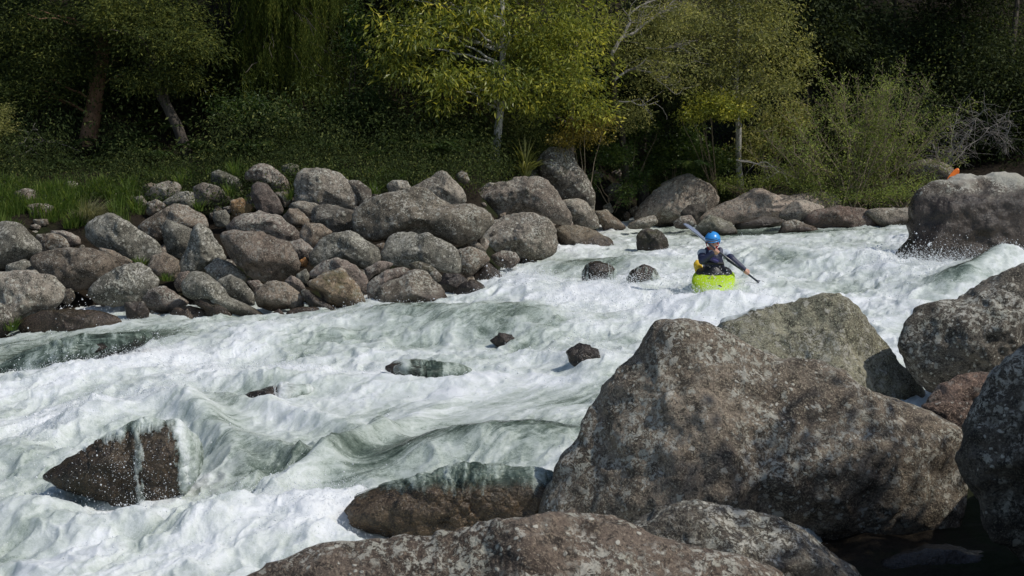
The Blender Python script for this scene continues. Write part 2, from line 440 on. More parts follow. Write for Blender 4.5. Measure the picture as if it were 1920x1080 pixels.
A('500,800 560,730 660,660 780,640 830,680 880,740 870,790 780,852 640,865 540,842', 'broad boulder with a crust of white lichen above the small cascade', tint=G, lvl=5, lichen=1.5)
A('800,840 860,780 930,770 1010,830 1072,860 980,905 860,908', 'rough grey-brown boulder right of the cascade with a notched top', tint=PU)
A('100,970 250,910 400,898 560,910 690,962 640,1005 480,1035 300,1045 120,1035', 'long wet brown slab at the water line under the cascade', tint=BR, wet=.5, moss=.3, lvl=5, T=.6)
A('700,862 800,855 845,910 822,962 720,962', 'small dark wet boulder between the slab and the notched boulder', tint=DK, wet=.3)
A('805,205 850,188 900,205 870,232 812,252', 'small brown stone leaning on the back of a pale boulder, grass side', tint=BR, name='stone')
A('805,265 870,205 950,178 1000,190 1018,240 960,272 880,292', 'pale boulder with a low ridge at the back of the bank, right of the grass', tint=PA)
A('900,310 1000,240 1080,240 1102,300 1080,338 960,335', 'grey boulder in front of the low-ridged pale one', tint=G)
A('830,300 880,282 938,315 905,342 850,372 825,350', 'brown rounded boulder at the right end of the grass', tint=BR)
A('640,252 690,240 732,280 700,297 650,282', 'rust-coloured stone at the top right of the grass', tint=OR, name='stone')
A('720,268 748,258 768,275 762,294 730,292', 'tiny tan stone between two brown stones in the grass', tint=BR, name='stone')
A('752,272 800,262 826,300 800,327 762,312', 'tan stone at the right margin of the grass, next to the tiny one', tint=PA, name='stone')
A('780,430 860,380 980,310 1050,320 1150,390 1176,440 1080,455 960,455 880,512 800,465', 'big brown wedge boulder with one sloping shoulder behind the grass edge', tint=BR, lvl=5, lichen=.8)
A('905,432 950,402 1020,430 1080,452 1062,540 1020,602 950,582 920,500', 'dark-sided boulder leaning against the brown wedge boulder', tint=G)
A('1020,640 1050,560 1100,430 1125,418 1180,460 1250,560 1268,622 1200,652 1080,697 1030,692', 'tall pointed boulder covered in pale lichen, like a shark fin', tint=G, lvl=5, lichen=1.5, drop=1.05)
A('830,672 860,600 930,580 1000,620 1018,670 990,732 900,722', 'smooth brown boulder in the hollow left of the pointed one', tint=BR, lichen=.4)
A('978,750 1010,695 1060,685 1078,722 1040,782 1000,792', 'small smooth stone at the foot of the pointed boulder', tint=PU, name='stone', lichen=.3)
A('1030,770 1070,690 1140,690 1230,755 1290,835 1440,902 1520,930 1500,955 1310,952 1150,862 1040,832', 'long low boulder sloping down to the water, dark below', tint=G, lvl=5, drop=1.0, moss=.1)
A('1150,672 1220,612 1300,640 1392,712 1380,742 1240,752 1170,702', 'lichened boulder lying between the pointed one and the long low one', tint=PA, lichen=1.4)
A('1220,742 1300,705 1380,750 1432,822 1430,872 1330,852 1250,802', 'grey-green rounded boulder resting on the long low boulder', tint=G, lichen=1.4)
A('942,960 980,890 1060,880 1140,900 1168,945 1120,972 980,974', 'dark wet egg-shaped boulder at the water line', tint=BR, wet=.6, moss=.3)
A('1080,862 1140,825 1220,840 1290,890 1312,950 1260,972 1170,962 1150,900', 'wet mossy boulder beside the dark egg-shaped one', tint=BR, wet=.5, moss=.5)
A('1185,132 1240,118 1330,160 1362,202 1330,232 1250,217 1190,182', 'dark boulder with a pale rim at the back, near the leaning trunk', tint=(.8, .85, .8), moss=.2)
A('1085,212 1150,190 1230,215 1290,260 1298,290 1220,312 1120,307 1085,270', 'dark brown oval boulder below the pale-rimmed one', tint=DK, lichen=.7)
A('1298,292 1360,275 1422,320 1402,372 1330,377 1300,350', 'mossy tan round boulder in the gap below the back row', tint=OR, moss=.4)
A('1205,352 1270,340 1292,380 1282,432 1220,432 1200,390', 'lumpy grey stone right of the brown wedge boulder', tint=G, name='stone')
A('1252,327 1310,318 1317,350 1282,362', 'small grey stone on top of the lumpy one', tint=PU, name='stone')
# --- far bank, middle stretch
B('180,142 230,95 280,80 350,110 410,170 427,240 340,242 290,200 240,185 190,172', 'round-backed boulder with a black left side, back row of the bank', tint=PU, lvl=5)
B('215,212 250,185 300,195 350,260 397,340 360,360 250,347 225,290', 'dark purple-brown slab leaning in front of the round-backed boulder', tint=(.75, .66, .66), lichen=.2)
B('458,202 480,120 570,108 700,140 770,190 817,270 802,327 700,322 560,312 470,292', 'large pale boulder with greenish lichen, tallest of the back row left of centre', tint=PA, lvl=5, lichen=1.3)
B('750,175 820,180 880,220 892,280 830,312 800,250', 'dark boulder tucked behind the right end of the large pale one', tint=DK)
B('385,95 430,80 475,90 482,130 430,150 390,135', 'small mossy boulder at the tree line between two back-row boulders', tint=G, moss=.4, name='stone')
B('340,242 420,240 437,290 402,322 370,282', 'small brown stone right of the leaning dark slab', tint=BR, name='stone')
B('430,312 480,290 600,310 570,372 540,402 470,340', 'pale grey-green boulder below the large pale one', tint=PA)
B('390,382 430,335 480,340 542,400 522,432 440,432', 'brown boulder under the pale grey-green one', tint=BR)
B('550,372 580,320 640,310 780,345 812,380 797,452 700,467 600,432 555,402', 'blocky grey boulder with pale flecks left of the longest boulder', tint=(.85, .85, .82), lvl=5)
B('80,432 150,380 260,350 350,370 450,440 492,490 420,525 300,512 100,475', 'domed pinkish boulder with white flecks, behind the biggest smooth brown one', tint=(1.2, 1.1, 1.08), lvl=5)
B('50,492 70,465 200,462 300,480 420,530 480,620 492,680 410,722 310,752 200,702 100,602', 'biggest smooth brown boulder of the bank, tilted with an overhanging lower edge', tint=(.98, .86, .78), lvl=5, lichen=.55, drop=1.0,
  planes=[(.15, .55, .80, .72), (-.35, -.72, .6, .86), (.5, -.55, .66, .83), (-.8, .1, .58, .86)])
B('420,525 500,505 562,560 532,612 480,612', 'plain brown boulder wedged right of the biggest smooth one', tint=PU)
B('490,472 520,415 600,420 672,465 622,512 540,562 500,512', 'rough brown boulder between the domed pinkish one and the blocky grey one', tint=BR)
B('538,602 600,510 680,470 790,465 860,520 937,570 932,622 850,667 780,622 680,612 560,662', 'lichened boulder with a bare pink scar on its right face', tint=G, lvl=5, lichen=1.2)
B('483,627 515,605 532,630 522,662 490,652', 'small bright orange stone in a gap between boulders', tint=(2.2, 1.2, .5), name='stone', lichen=.1, lvl=3)
B('468,702 520,670 542,710 522,752 470,727', 'small green-grey stone under the orange one', tint=G, name='stone', lvl=3)
B('545,692 600,640 700,610 800,660 860,720 872,802 800,790 700,690 600,725 545,732', 'arched boulder speckled with lichen behind the mossy pyramid', tint=PU, lvl=5)
B('518,762 620,700 720,670 790,740 852,840 850,882 800,907 700,892 620,842 590,790', 'pyramid boulder with brown top and mossy yellow-green front at the water', tint=(1.2, 1.0, .78), moss=.45, wet=.15, lvl=5)
B('850,672 940,630 1012,640 1000,662 900,702 870,742', 'narrow brown boulder in the gap right of the scarred one', tint=PU)
B('870,752 960,690 1060,660 1112,690 1000,742 930,802 890,862 870,802', 'brown flecked boulder behind the big front triangle boulder', tint=PU)
B('905,832 960,770 1130,680 1180,685 1260,760 1362,882 1250,915 1000,922 930,872', 'big triangular flecked boulder rising from the white water', tint=(.95, .88, .8), lvl=5, drop=1.0)
B('940,612 1010,490 1060,468 1200,475 1320,530 1372,570 1397,650 1380,692 1280,672 1180,642 1100,655 1020,645', 'broad boulder with a dark left face and lit right shoulder, below the longest one', tint=G, lvl=5, lichen=1.1)
B('800,402 830,330 900,280 1040,240 1190,225 1260,270 1330,310 1440,310 1510,340 1570,392 1560,420 1480,492 1380,547 1280,492 1150,470 1000,482 920,532 830,482', 'longest boulder of the bank, a humped whale-back with a shaded underside', tint=(1.0, .96, .86), lvl=6, T=.6, drop=1.0,
  planes=[(0, .62, .78, .70), (0, -.6, .8, .78), (-.7, .1, .7, .86), (.5, .5, .7, .85)])
B('1120,222 1200,170 1260,130 1310,128 1350,180 1417,250 1422,290 1320,307 1260,280 1200,240', 'pale tan boulder with a blunt peak behind the whale-back boulder', tint=PA, lvl=5)
B('980,202 1010,175 1090,180 1112,220 1050,252 990,252', 'small white-crusted boulder at the tree line', tint=(1.5, 1.5, 1.45), lichen=1.6)
B('1090,652 1150,628 1220,650 1287,710 1272,752 1200,722', 'dark mossy stone under the broad two-toned boulder', tint=DK, moss=.3, name='stone')
B('1268,762 1300,700 1380,700 1432,740 1390,802 1300,802', 'wet brown rock with a trickle of foam behind the dark round one', tint=DK, wet=.9)
B('230,822 270,770 340,740 420,760 480,810 502,860 420,882 320,902 250,872', 'rounded tan boulder at the front, right of the long low one', tint=BR, lichen=.6)
B('400,742 440,708 490,740 522,782 480,802', 'smooth brown stone perched above the rounded tan boulder', tint=PU, name='stone', lichen=.3)
B('490,802 520,780 600,840 700,902 690,932 600,912 540,882', 'dark narrow boulder lying along the left foot of the mossy pyramid', tint=DK, wet=.25)
B('398,932 470,890 560,890 700,915 802,922 720,952 560,965 480,972 420,955', 'low flat brown boulder at the water line in front of the pyramid', tint=BR, wet=.25, T=.5)
B('328,922 370,895 402,930 370,957', 'small pinkish stone at the water line beside the flat brown boulder', tint=PU, name='stone', wet=.1, lvl=3)
B('405,832 440,810 500,830 512,880 440,902 410,872', 'cracked brown stone between the rounded tan boulder and the pyramid', tint=BR, name='stone')
B('188,742 250,735 292,770 242,812', 'small brown stone below the overhang of the biggest smooth boulder', tint=PU, name='stone')
B('908,542 950,525 987,535 962,592 930,592', 'small rounded stone in the shade under the whale-back boulder', tint=BR, name='stone', lvl=3)
B('415,560 460,540 500,565 470,600', 'plain brown stone pressed against the lower right of the domed boulder', tint=BR, name='stone', lvl=3)
# --- far bank, right of the middle
C('228,422 270,360 400,310 560,280 640,275 690,330 740,400 802,490 802,542 700,532 560,470 500,480 380,520 345,450', 'large pinkish sloping boulder in front of the spiky plant', tint=(1.12, 1.04, .98), lvl=6, drop=1.0, lichen=.8)
C('635,182 680,125 760,113 820,140 850,210 920,310 942,390 932,442 860,420 770,402 720,350 650,290', 'tall dark boulder with mossy cap, highest on the bank, right of the spiky plant', tint=(.78, .76, .74), lvl=5, moss=.25, drop=1.0, lichen=1.4)
C('750,412 850,395 900,420 960,500 972,552 860,565 790,490', 'grey rock with bright lichen at the foot of the tall dark boulder', tint=PA, lichen=1.4)
C('310,622 330,560 420,510 540,480 640,490 700,540 732,620 722,702 640,742 560,745 480,702 390,702 320,692', 'big rounded boulder with thick pale lichen across its top, right of the whale-back', tint=PA, lvl=6, drop=1.0, lichen=1.4)
C('715,572 800,545 920,570 1030,630 1062,690 1040,722 900,750 800,735 740,660', 'smooth brown boulder beside the little waterfall', tint=(.9, .8, .66), lvl=5, lichen=.45, wet=.2)
C('528,262 590,235 640,240 645,280 560,285', 'small grey boulder peeping out behind the pinkish sloping one', tint=G)
C('310,335 350,306 392,312 405,335', 'low pale stone at the foot of the white trunk', tint=PA, name='stone')
C('170,262 195,240 225,255 245,300 215,315 180,300', 'small tan stone in the shade left of the white trunk', tint=BR, name='stone', lvl=3)
C('212,642 250,625 300,650 342,692 270,684', 'flat pale pebble slab under the left of the big rounded boulder', tint=PA, name='stone', lichen=.2, lvl=3)
C('270,590 310,580 330,620 320,690 290,650', 'dark smooth stone in the crevice left of the big rounded boulder', tint=DK, name='stone', lvl=3)
C('355,722 430,690 500,700 522,740 480,782 400,772', 'oval pinkish boulder below the big rounded one', tint=PU)
C('523,762 560,690 602,720 607,770 560,778', 'small upright stone beside the oval pinkish boulder', tint=G, name='stone')
C('168,692 240,670 320,690 357,740 300,782 240,832 185,782', 'brown boulder left of the oval pinkish one, above the splash', tint=BR)
C('253,842 280,780 340,755 400,800 442,872 350,878 270,868', 'black wet boulder where foam breaks left of the falls', tint=DK, wet=.9)
C('148,942 200,880 245,852 320,885 347,950 332,985 250,982 170,975', 'smooth dark round boulder half sunk in foam, front of the bank', tint=DK, wet=.7, lichen=.4, drop=1.0, lvl=5)
C('615,772 740,745 842,760 782,792 660,794', 'flat wet ledge at the water line beneath the brown boulder by the waterfall', tint=DK, wet=.6, T=.5)
C('1178,602 1220,565 1300,570 1352,620 1362,660 1332,722 1250,715 1190,685', 'mossy dark boulder with water falling on both sides', tint=DK, moss=.7, wet=.35, lvl=5, group='boulders standing in the rapids', Y=26.5)
C('868,852 890,770 950,745 1040,770 1072,830 1020,895 950,895', 'wet rock under a thin sheet of water, left of a pair above the foam', tint=DK, wet=2, group='boulders standing in the rapids', lvl=5, water=True)
C('1118,872 1150,800 1220,765 1290,800 1312,850 1260,885 1180,895 1130,912', 'wet rock under a thin sheet of water, right of the pair, left of the kayak', tint=DK, wet=2, group='boulders standing in the rapids', lvl=5, water=True)
boulder('X', '1193,408 1210,375 1245,345 1290,328 1325,345 1347,372 1335,397 1290,422 1240,427 1200,424', 'broad sloping boulder on the far bank, up and left of the kayaker', Y=31.4, tint=(1.45, 1.33, 1.25), lvl=5, drop=1.0)
C('1128,542 1200,510 1280,490 1302,530 1250,562 1140,562', 'pale low boulder at the foot of the broad sloping one', Y=29.8, tint=PA)
C('940,472 1010,460 1080,520 1132,562 1000,565 970,522', 'brown low boulder right of the bright-lichened grey rock', tint=BR)
C('1000,352 1050,310 1120,330 1162,370 1140,402 1060,392', 'white-speckled rock in the bank among small leaves', tint=PA, lichen=1.6)
C('1038,252 1090,230 1127,260 1100,302 1050,275', 'pinkish white rock above the white-speckled one, in the leaves', tint=(1.5, 1.35, 1.3))
C('908,262 950,238 1002,265 960,288 920,285', 'white rock right of the tall dark boulder', tint=(1.4, 1.4, 1.35), name='stone')
C('988,442 1030,420 1052,470 1010,484', 'small grey stone in the leaves above the brown low boulder', tint=G, name='stone', lvl=3)
C('1138,462 1180,438 1204,470 1160,494', 'small pale stone left of the broad sloping boulder', tint=PA, name='stone', lvl=3)
boulder('X', '1262,418 1276,406 1296,404 1306,420 1290,428 1268,427', 'small pinkish boulder beneath the black one, left of the paddle blade', Y=29.0, tint=PU)
boulder('X', '1276,401 1290,385 1320,381 1324,396 1305,412 1280,411', 'black rounded boulder behind the raised paddle blade', Y=29.6, tint=(.4, .38, .36), lichen=.2)
boulder('X', '1303,427 1330,403 1370,418 1384,438 1340,442 1308,441', 'mossy grey boulder right behind the kayaker', Y=28.9, tint=G, moss=.35)
boulder('X', '1300,420 1340,390 1420,358 1480,371 1530,356 1570,368 1573,392 1530,402 1470,407 1400,430 1330,428', 'wide pale saddle-shaped boulder on the far bank right of the kayaker', Y=30.4, tint=(1.8, 1.6, 1.48), lvl=5, lichen=.6, drop=1.0, T=.6)
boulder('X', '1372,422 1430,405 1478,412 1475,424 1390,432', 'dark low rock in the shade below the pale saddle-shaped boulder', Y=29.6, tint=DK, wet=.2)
D('58,492 150,410 200,405 322,445 240,512 170,522 110,516', 'small pyramid boulder with one black and one bright face', Y=28.9, tint=(1.7, 1.6, 1.5), lichen=.5, planes=[(.5, .6, .62, .70), (-.72, .1, .68, .74), (0, -.6, .8, .9)])
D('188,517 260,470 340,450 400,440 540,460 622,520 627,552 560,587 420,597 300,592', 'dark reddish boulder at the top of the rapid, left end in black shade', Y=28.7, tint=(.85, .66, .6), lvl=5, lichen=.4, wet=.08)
D('58,597 90,530 150,520 270,560 287,592 180,602', 'small wedge boulder in front of the small pyramid', Y=28.2, tint=BR)
D('530,462 680,450 822,455 900,480 880,560 640,555', 'flat pale ledge running to the big right-hand rock', tint=(1.25, 1.2, 1.1), T=.5)
D('755,232 800,195 900,178 980,195 1042,240 1032,285 900,305 800,275', 'mossy boulder under the shrub, left of the orange paddle blade', tint=BR, moss=.5, Y=31)
# --- big rock standing in the river on the right
D('690,722 720,690 790,640 820,540 830,400 850,350 960,310 1160,260 1280,243 1380,265 1460,290 1620,350 1680,500 1640,700 1500,760 1240,790 1100,800 980,815 860,815 740,795 690,762',
  'huge rock at the right with pale top and black wet lower face', tint=(.72, .66, .62), lvl=6, wet=1.15, Y=22.4, drop=1.08, T=.55, group='boulders standing in the rapids', sm=2, lichen=2.3,
  planes=[(0, .74, .67, .80), (.1, -.05, .99, .62), (-.7, .3, .64, .84), (-.5, -.6, .6, .92)])
# --- rocks breaking the surface of the rapid
RV = dict(rough=1.7, group='boulders standing in the rapids', water=True)
boulder('X', '78,892 130,855 210,815 270,788 330,788 372,830 378,885 335,935 312,955 240,948 150,922 110,907', 'dark wet rock with water pouring over its top, lower left of the rapid', lvl=7, tint=(.95, .84, .66), wet=3, moss=.3, drop=1.05, T=.8, sm=3, lichen=.5, **{**RV, 'rough': 1.0},
        planes=[(0, .6, .8, .76), (.1, -.3, .94, .72), (-.7, .2, .6, .85)])
boulder('X', '620,968 690,922 800,892 900,880 1030,884 1075,905 1060,970 940,985 850,1000 740,1000', 'brown submerged ledge under a green tongue of water', lvl=7, tint=(1.55, 1.35, 1.05), wet=3, moss=.25, T=.8, lichen=.6, **RV,
        planes=[(0, .7, .7, .76), (0, -.2, .97, .70)])
boulder('X', '436,754 470,735 530,721 592,726 560,750 470,760', 'small dark rock tip breaking the foam, left of the middle', tint=DK, wet=3, lvl=5, T=1.2, **RV)
boulder('X', '713,691 745,677 800,679 872,688 895,704 800,716 760,708', 'low rock with a thin sheet of water, centre of the rapid', tint=DK, wet=3, lvl=5, T=1.2, **RV)
boulder('X', '1060,662 1085,640 1117,653 1134,692 1090,705', 'small splashed rock left of the largest foreground boulder', tint=DK, wet=3, lvl=5, **RV)
boulder('X', '1064,568 1090,554 1122,559 1114,572', 'tiny dark rock tip in the foam below the pair of wet rocks', tint=DK, wet=3, **RV)
boulder('X', '-40,710 40,662 150,634 270,622 305,630 245,656 130,684 60,704', 'dark wet slab at the left edge under a glassy sheet of water', tint=DK, wet=3, lvl=5, T=1.0, **RV)
boulder('X', '100,1092 150,1063 200,1066 216,1095', 'small rock tip at the bottom edge, left', tint=DK, wet=3, lvl=5, **RV)
boulder('X', '918,640 935,624 962,628 968,648 940,656', 'faint rock under the crest of the centre wave', tint=DK, wet=3, **RV)
# --- near bank
NB = dict(group='boulders on the near bank', drop=1.0, rough=1.0)
boulder('E', '122,880 140,780 190,620 230,490 330,400 420,310 490,210 530,150 580,125 640,118 720,130 850,190 1000,262 1200,332 1400,392 1560,452 1690,552 1697,640 1692,750 1680,850 1640,930 1500,1000 1300,1060 1000,1080 600,1060 240,1000',
        'largest foreground boulder, triangular, pale lichen over grey-brown stone', Y=9.3, lvl=7, T=.62, sm=2, tint=(1.08, .99, .87), wet=-.2, lichen=1.1,
        planes=[(.10, .52, .848, .60), (.30, -.50, .812, .60), (-.32, -.64, .70, .76), (-.78, .12, .61, .80), (.78, .05, .62, .86)], **NB)
boulder('E', '740,165 850,108 960,60 1080,25 1180,18 1280,78 1360,150 1480,280 1552,390 1560,520 1400,600 1000,560 780,420',
        'rounded greenish boulder behind the largest one, thin water washing its left shoulder', Y=12.5, lvl=6, tint=(1.34, 1.42, 1.18), moss=.12, T=.8, sm=3, wet=.1, **NB)
boulder('E', '1438,222 1480,130 1560,60 1700,30 1800,-22 1900,-82 2020,-95 2090,100 2060,300 1900,420 1700,420 1560,392 1500,312',
        'dark speckled boulder at the right edge behind two reddish stones', Y=12.0, lvl=6, tint=(.80, .78, .72), lichen=1.3, sm=3, **NB)
boulder('E', '1545,432 1600,368 1700,318 1800,318 1850,400 1800,470 1640,480', 'reddish rounded stone between the speckled boulder and the largest one', Y=11.0, lvl=5, tint=(1.1, .84, .74), lichen=.4, **NB)
boulder('E', '1525,440 1600,424 1720,428 1780,470 1740,560 1640,560', 'reddish flat stone in front of the rounded reddish one', Y=10.4, lvl=5, tint=(1.0, .78, .7), lichen=.6, **NB)
boulder('E', '1686,522 1750,400 1820,290 1900,228 2020,180 2140,300 2160,900 2060,1120 1900,1040 1790,905 1720,755 1688,642',
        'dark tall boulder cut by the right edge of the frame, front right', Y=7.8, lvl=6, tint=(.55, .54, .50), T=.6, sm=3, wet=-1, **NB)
boulder('X', '405,1086 480,1058 560,1032 700,1012 860,1001 940,976 1040,961 1140,964 1240,985 1340,1030 1430,1064 1490,1105 1420,1300 900,1360 480,1260',
        'nearest boulder along the bottom edge, brown with pinkish lichen', Y=6.0, lvl=7, tint=(.74, .64, .57), T=.6, sm=2, wet=-1, **NB)
boulder('X', '1180,985 1240,950 1310,939 1400,950 1480,980 1560,1030 1625,1082 1660,1160 1400,1260 1180,1180',
        'low domed boulder with scaly lichen under the largest boulder', Y=7.2, lvl=6, tint=(.85, .83, .76), lichen=1.3, sm=2, wet=-1, **NB)
boulder('X', '1640,1050 1740,1020 1860,1040 1930,1080 1900,1160 1700,1160', 'added stone at the bottom right, coloured black for the shadow in the hollow', Y=8.4, lvl=5, tint=(.4, .4, .4), **NB)  # added stone; its black tint stands in for the hollow's shadow
# --- small stones filling the gaps of the far bank
proto = []
for k in range(6):
    o = boulder('X', np.array([[600 + 9 * math.cos(a) * (1 + .25 * random.uniform(-1, 1)), 470 + 7 * math.sin(a) * (1 + .25 * random.uniform(-1, 1))] for a in np.linspace(0, 2 * np.pi, 9)[:-1]]),
                'small brown stone filling a gap between the bank boulders', lvl=3, tint=(BR, PU, G, PA, BR, DK)[k], name='stone', group='small stones between the bank boulders', Y=25)
    proto.append(o)
rs = np.random.default_rng(5); cnt = 0
while cnt < 230:
    px = rs.uniform(5, 1200); wy = np.interp(px, WLx, [p[1] for p in WL])
    py = rs.uniform(wy - 260 * (1 - .5 * (px > 950)), wy - 4)
    if px < 300 and py < 425: continue
    if py < 335: continue
    g = onground(px, py)
    o = proto[cnt] if cnt < 6 else proto[cnt % 6].copy()
    if cnt >= 6: COL.objects.link(o)
    s = rs.uniform(.5, 2.1)
    o.scale = (s, s, s); o.rotation_euler = tuple(rs.uniform(0, 6, 3))
    o.location = (g[0], g[1], g[2] - .14)
    cnt += 1
# ------------------------------------------------------------------ the rapid
pxs = np.concatenate([np.linspace(-900, -40, 70)[:-1], np.linspace(-40, 1960, 1000), np.linspace(1960, 2900, 70)[1:]])
oo = np.concatenate([np.linspace(2600, 800, 170)[:-1], np.linspace(800, 250, 330)[:-1], np.linspace(250, 62, 190)])
Yr = 3.2 / (oo / F + .05)
PX, YY = np.meshgrid(pxs, Yr)
wx = ((PX - 960) / F * YY).ravel(); wy = YY.ravel(); wz = plane(wx, wy)
ppx, ppy = project(wx, wy, wz)
FD = np.array([-.62, -.785])                      # flow direction
def flowc(x, y):
    s = x * FD[0] + y * FD[1]; t = -x * FD[1] + y * FD[0]
    return s, t
fs, ft = flowc(wx, wy)
wq = np.stack([fs * .5, ft, 0 * fs], 1)
warp = fbm(wq * .8, 3)
ft2 = ft + .35 * warp
def gs(lst):
    r = np.zeros_like(wx)
    for cx, cy, sx, sy, a, *rot in lst:
        an = math.radians(rot[0]) if rot else 0
        dx, dy = ppx - cx, ppy - cy
        u = dx * math.cos(an) + dy * math.sin(an); v = -dx * math.sin(an) + dy * math.cos(an)
        r += a * np.exp(-.5 * ((u / sx) ** 2 + (v / sy) ** 2))
    return r
swell = gs([
    # crest at the foot of the bank boulders and the centre wave
    (745, 612, 70, 14, .26), (860, 622, 90, 16, .24), (985, 612, 80, 18, .28), (560, 640, 120, 14, .14, -6), (330, 650, 110, 10, .10, -6),
    (960, 655, 160, 14, -.10), (620, 690, 200, 12, -.10),
    (420, 720, 160, 14, .14, -8), (150, 720, 120, 16, .18, -8), (700, 730, 150, 10, .08),
    # falls and white water round the pair of wet rocks
    (985, 560, 50, 14, .30), (1085, 556, 45, 8, .14), (1175, 560, 55, 9, .16), (1155, 504, 85, 6, .30),
    # pillows round the kayak
    (1290, 592, 45, 9, .22), (1366, 590, 26, 5, .10), (1318, 602, 30, 6, .10), (1410, 592, 60, 9, .18), (1250, 562, 40, 9, .06), (1440, 545, 60, 9, .14),
    # standing waves of the entry rapid
    (1450, 492, 90, 6, .26), (1600, 500, 80, 7, .32, -3), (1500, 520, 70, 6, -.12), (1680, 520, 50, 7, .22), (1740, 545, 80, 7, .16), (1560, 470, 90, 4, .16),
    (1835, 532, 75, 13, .36, -18), (1900, 522, 60, 16, .28),
    # pour-overs lower left
    (300, 815, 110, 22, .28, -10), (250, 975, 150, 18, -.10), (420, 862, 90, 20, .16, 40),
    (900, 870, 165, 26, .26, -4), (1000, 855, 120, 22, .10, -4), (840, 1005, 200, 14, -.12),
    (520, 870, 120, 16, .16, 18), (640, 880, 130, 10, .18, -30), (560, 800, 130, 9, .14, 12),
    (560, 990, 130, 16, .13, -5), (330, 1020, 160, 18, .12), (80, 900, 90, 20, .24), (60, 1010, 90, 22, .22), (150, 830, 80, 14, .12, -20),
    (520, 738, 70, 7, .20), (825, 690, 80, 7, .16),
    (1120, 700, 40, 16, .14), (1040, 660, 60, 14, .14)])
# smooth, streaming places (tongues and the glassy sheet over rock)
calm = np.clip(gs([(700, 890, 150, 26, 1.0, -28), (960, 850, 150, 22, 1.1, -4), (820, 780, 230, 45, .75, -8), (130, 655, 150, 22, 1.0, -12), (1430, 437, 130, 8, 1.0),
                   (1120, 500, 70, 9, .8), (440, 830, 60, 40, .7, 60), (1820, 530, 50, 14, 1.0, -25), (850, 610, 230, 24, .45), (1600, 620, 80, 40, .4), (1060, 760, 90, 30, .5)]), 0, 1)
tur = 1 - .82 * calm + gs([(420, 1010, 260, 45, .18), (120, 900, 120, 60, .2)])
amp = .55 + .45 * sstep(28, 9, wy)
wm = [noise(np.stack([fs * 2.3, ft * 2.3, 0 * fs + 5 + 30 * i], 1)) + .5 * noise(np.stack([fs * 5.3, ft * 5.3, 0 * fs + 8 + 30 * i], 1)) for i in (0, 1)]
rid = lambda f, k: 1 - 2 * np.abs(noise(np.stack([fs * f * .8 + .6 * warp + .5 * wm[0] * f / (f + 1), ft2 * f + .5 * wm[1] * f / (f + 1), 0 * fs + k], 1)))
r1, r2, r3, r4, r5 = rid(.95, 1), rid(2.1, 5), rid(4.6, 9), rid(9.5, 14), rid(20., 19)
n0 = fbm(np.stack([fs * .45, ft * .6, 0 * fs + 40], 1), 3)
strk = fbm(np.stack([fs * .5, ft2 * 4.0, 0 * fs + 60], 1), 4)
drape = -.30 * sstep(1480, 1600, ppx) * sstep(830, 900, ppy)
z = wz + drape + swell * amp * 1.1 + tur * (.085 * n0 + .050 * r1 + .040 * r2 + .022 * r3 * (.6 + .4 * r2) + .011 * r4 * (.6 + .5 * r3) + .005 * r5 * (.6 + .5 * r2)) * (.75 + .5 * amp) + .020 * strk * (1 - tur)
hx = tur * .05 * (noise(wq * 3.3 + 7) + .5 * noise(wq * 9 + 3)); hy = tur * .05 * (noise(wq * 3.3 + 77) + .5 * noise(wq * 9 + 33))
n6 = fbm(np.stack([fs * 1.1, ft2 * 1.7, 0 * fs + 90], 1), 3)
foam = .57 + gs([(420, 1000, 260, 45, -.10)]) + .26 * n0 + .20 * n6 + tur * (.07 * r1 + .06 * r2 + .04 * r3) + gs([
    (870, 615, 210, 26, -.24), (640, 650, 170, 16, -.18, -6), (960, 635, 70, 16, -.10), (130, 655, 150, 22, -.55, -12), (300, 640, 60, 10, -.3),
    (900, 850, 170, 20, -.40, -4), (1040, 850, 60, 30, -.35), (690, 905, 110, 18, -.26, -30), (780, 868, 90, 12, -.12, -20), (870, 780, 210, 34, -.10, -8), (520, 900, 110, 22, -.16, -20), (440, 835, 55, 35, -.20, 60),
    (640, 850, 80, 14, -.2, -20), (1420, 437, 120, 7, -.42), (1600, 440, 100, 6, -.25), (1120, 502, 80, 8, -.35), (1460, 495, 60, 10, -.25), (1500, 505, 60, 6, -.2), (1815, 528, 55, 14, -.6, -25),
    (60, 940, 60, 40, -.14), (1000, 560, 70, 20, .2), (1200, 570, 90, 16, .25), (1330, 580, 90, 16, .25), (1600, 500, 110, 18, .2), (1700, 560, 110, 18, .2),
    (330, 700, 260, 20, .2), (520, 720, 160, 14, .15), (480, 1010, 230, 34, .08), (150, 780, 120, 24, .10), (330, 1040, 120, 24, -.10), (120, 980, 100, 20, -.14), (640, 970, 70, 12, -.10), (560, 800, 90, 12, .15), (830, 985, 180, 12, .15), (1090, 600, 120, 24, .15), (1000, 715, 120, 12, .2), (1450, 620, 130, 20, .15),
    (220, 965, 150, 10, .12), (900, 715, 80, 7, .3), (520, 760, 70, 6, .25)])
W3 = np.stack([wx + hx, wy + hy, z], 1)
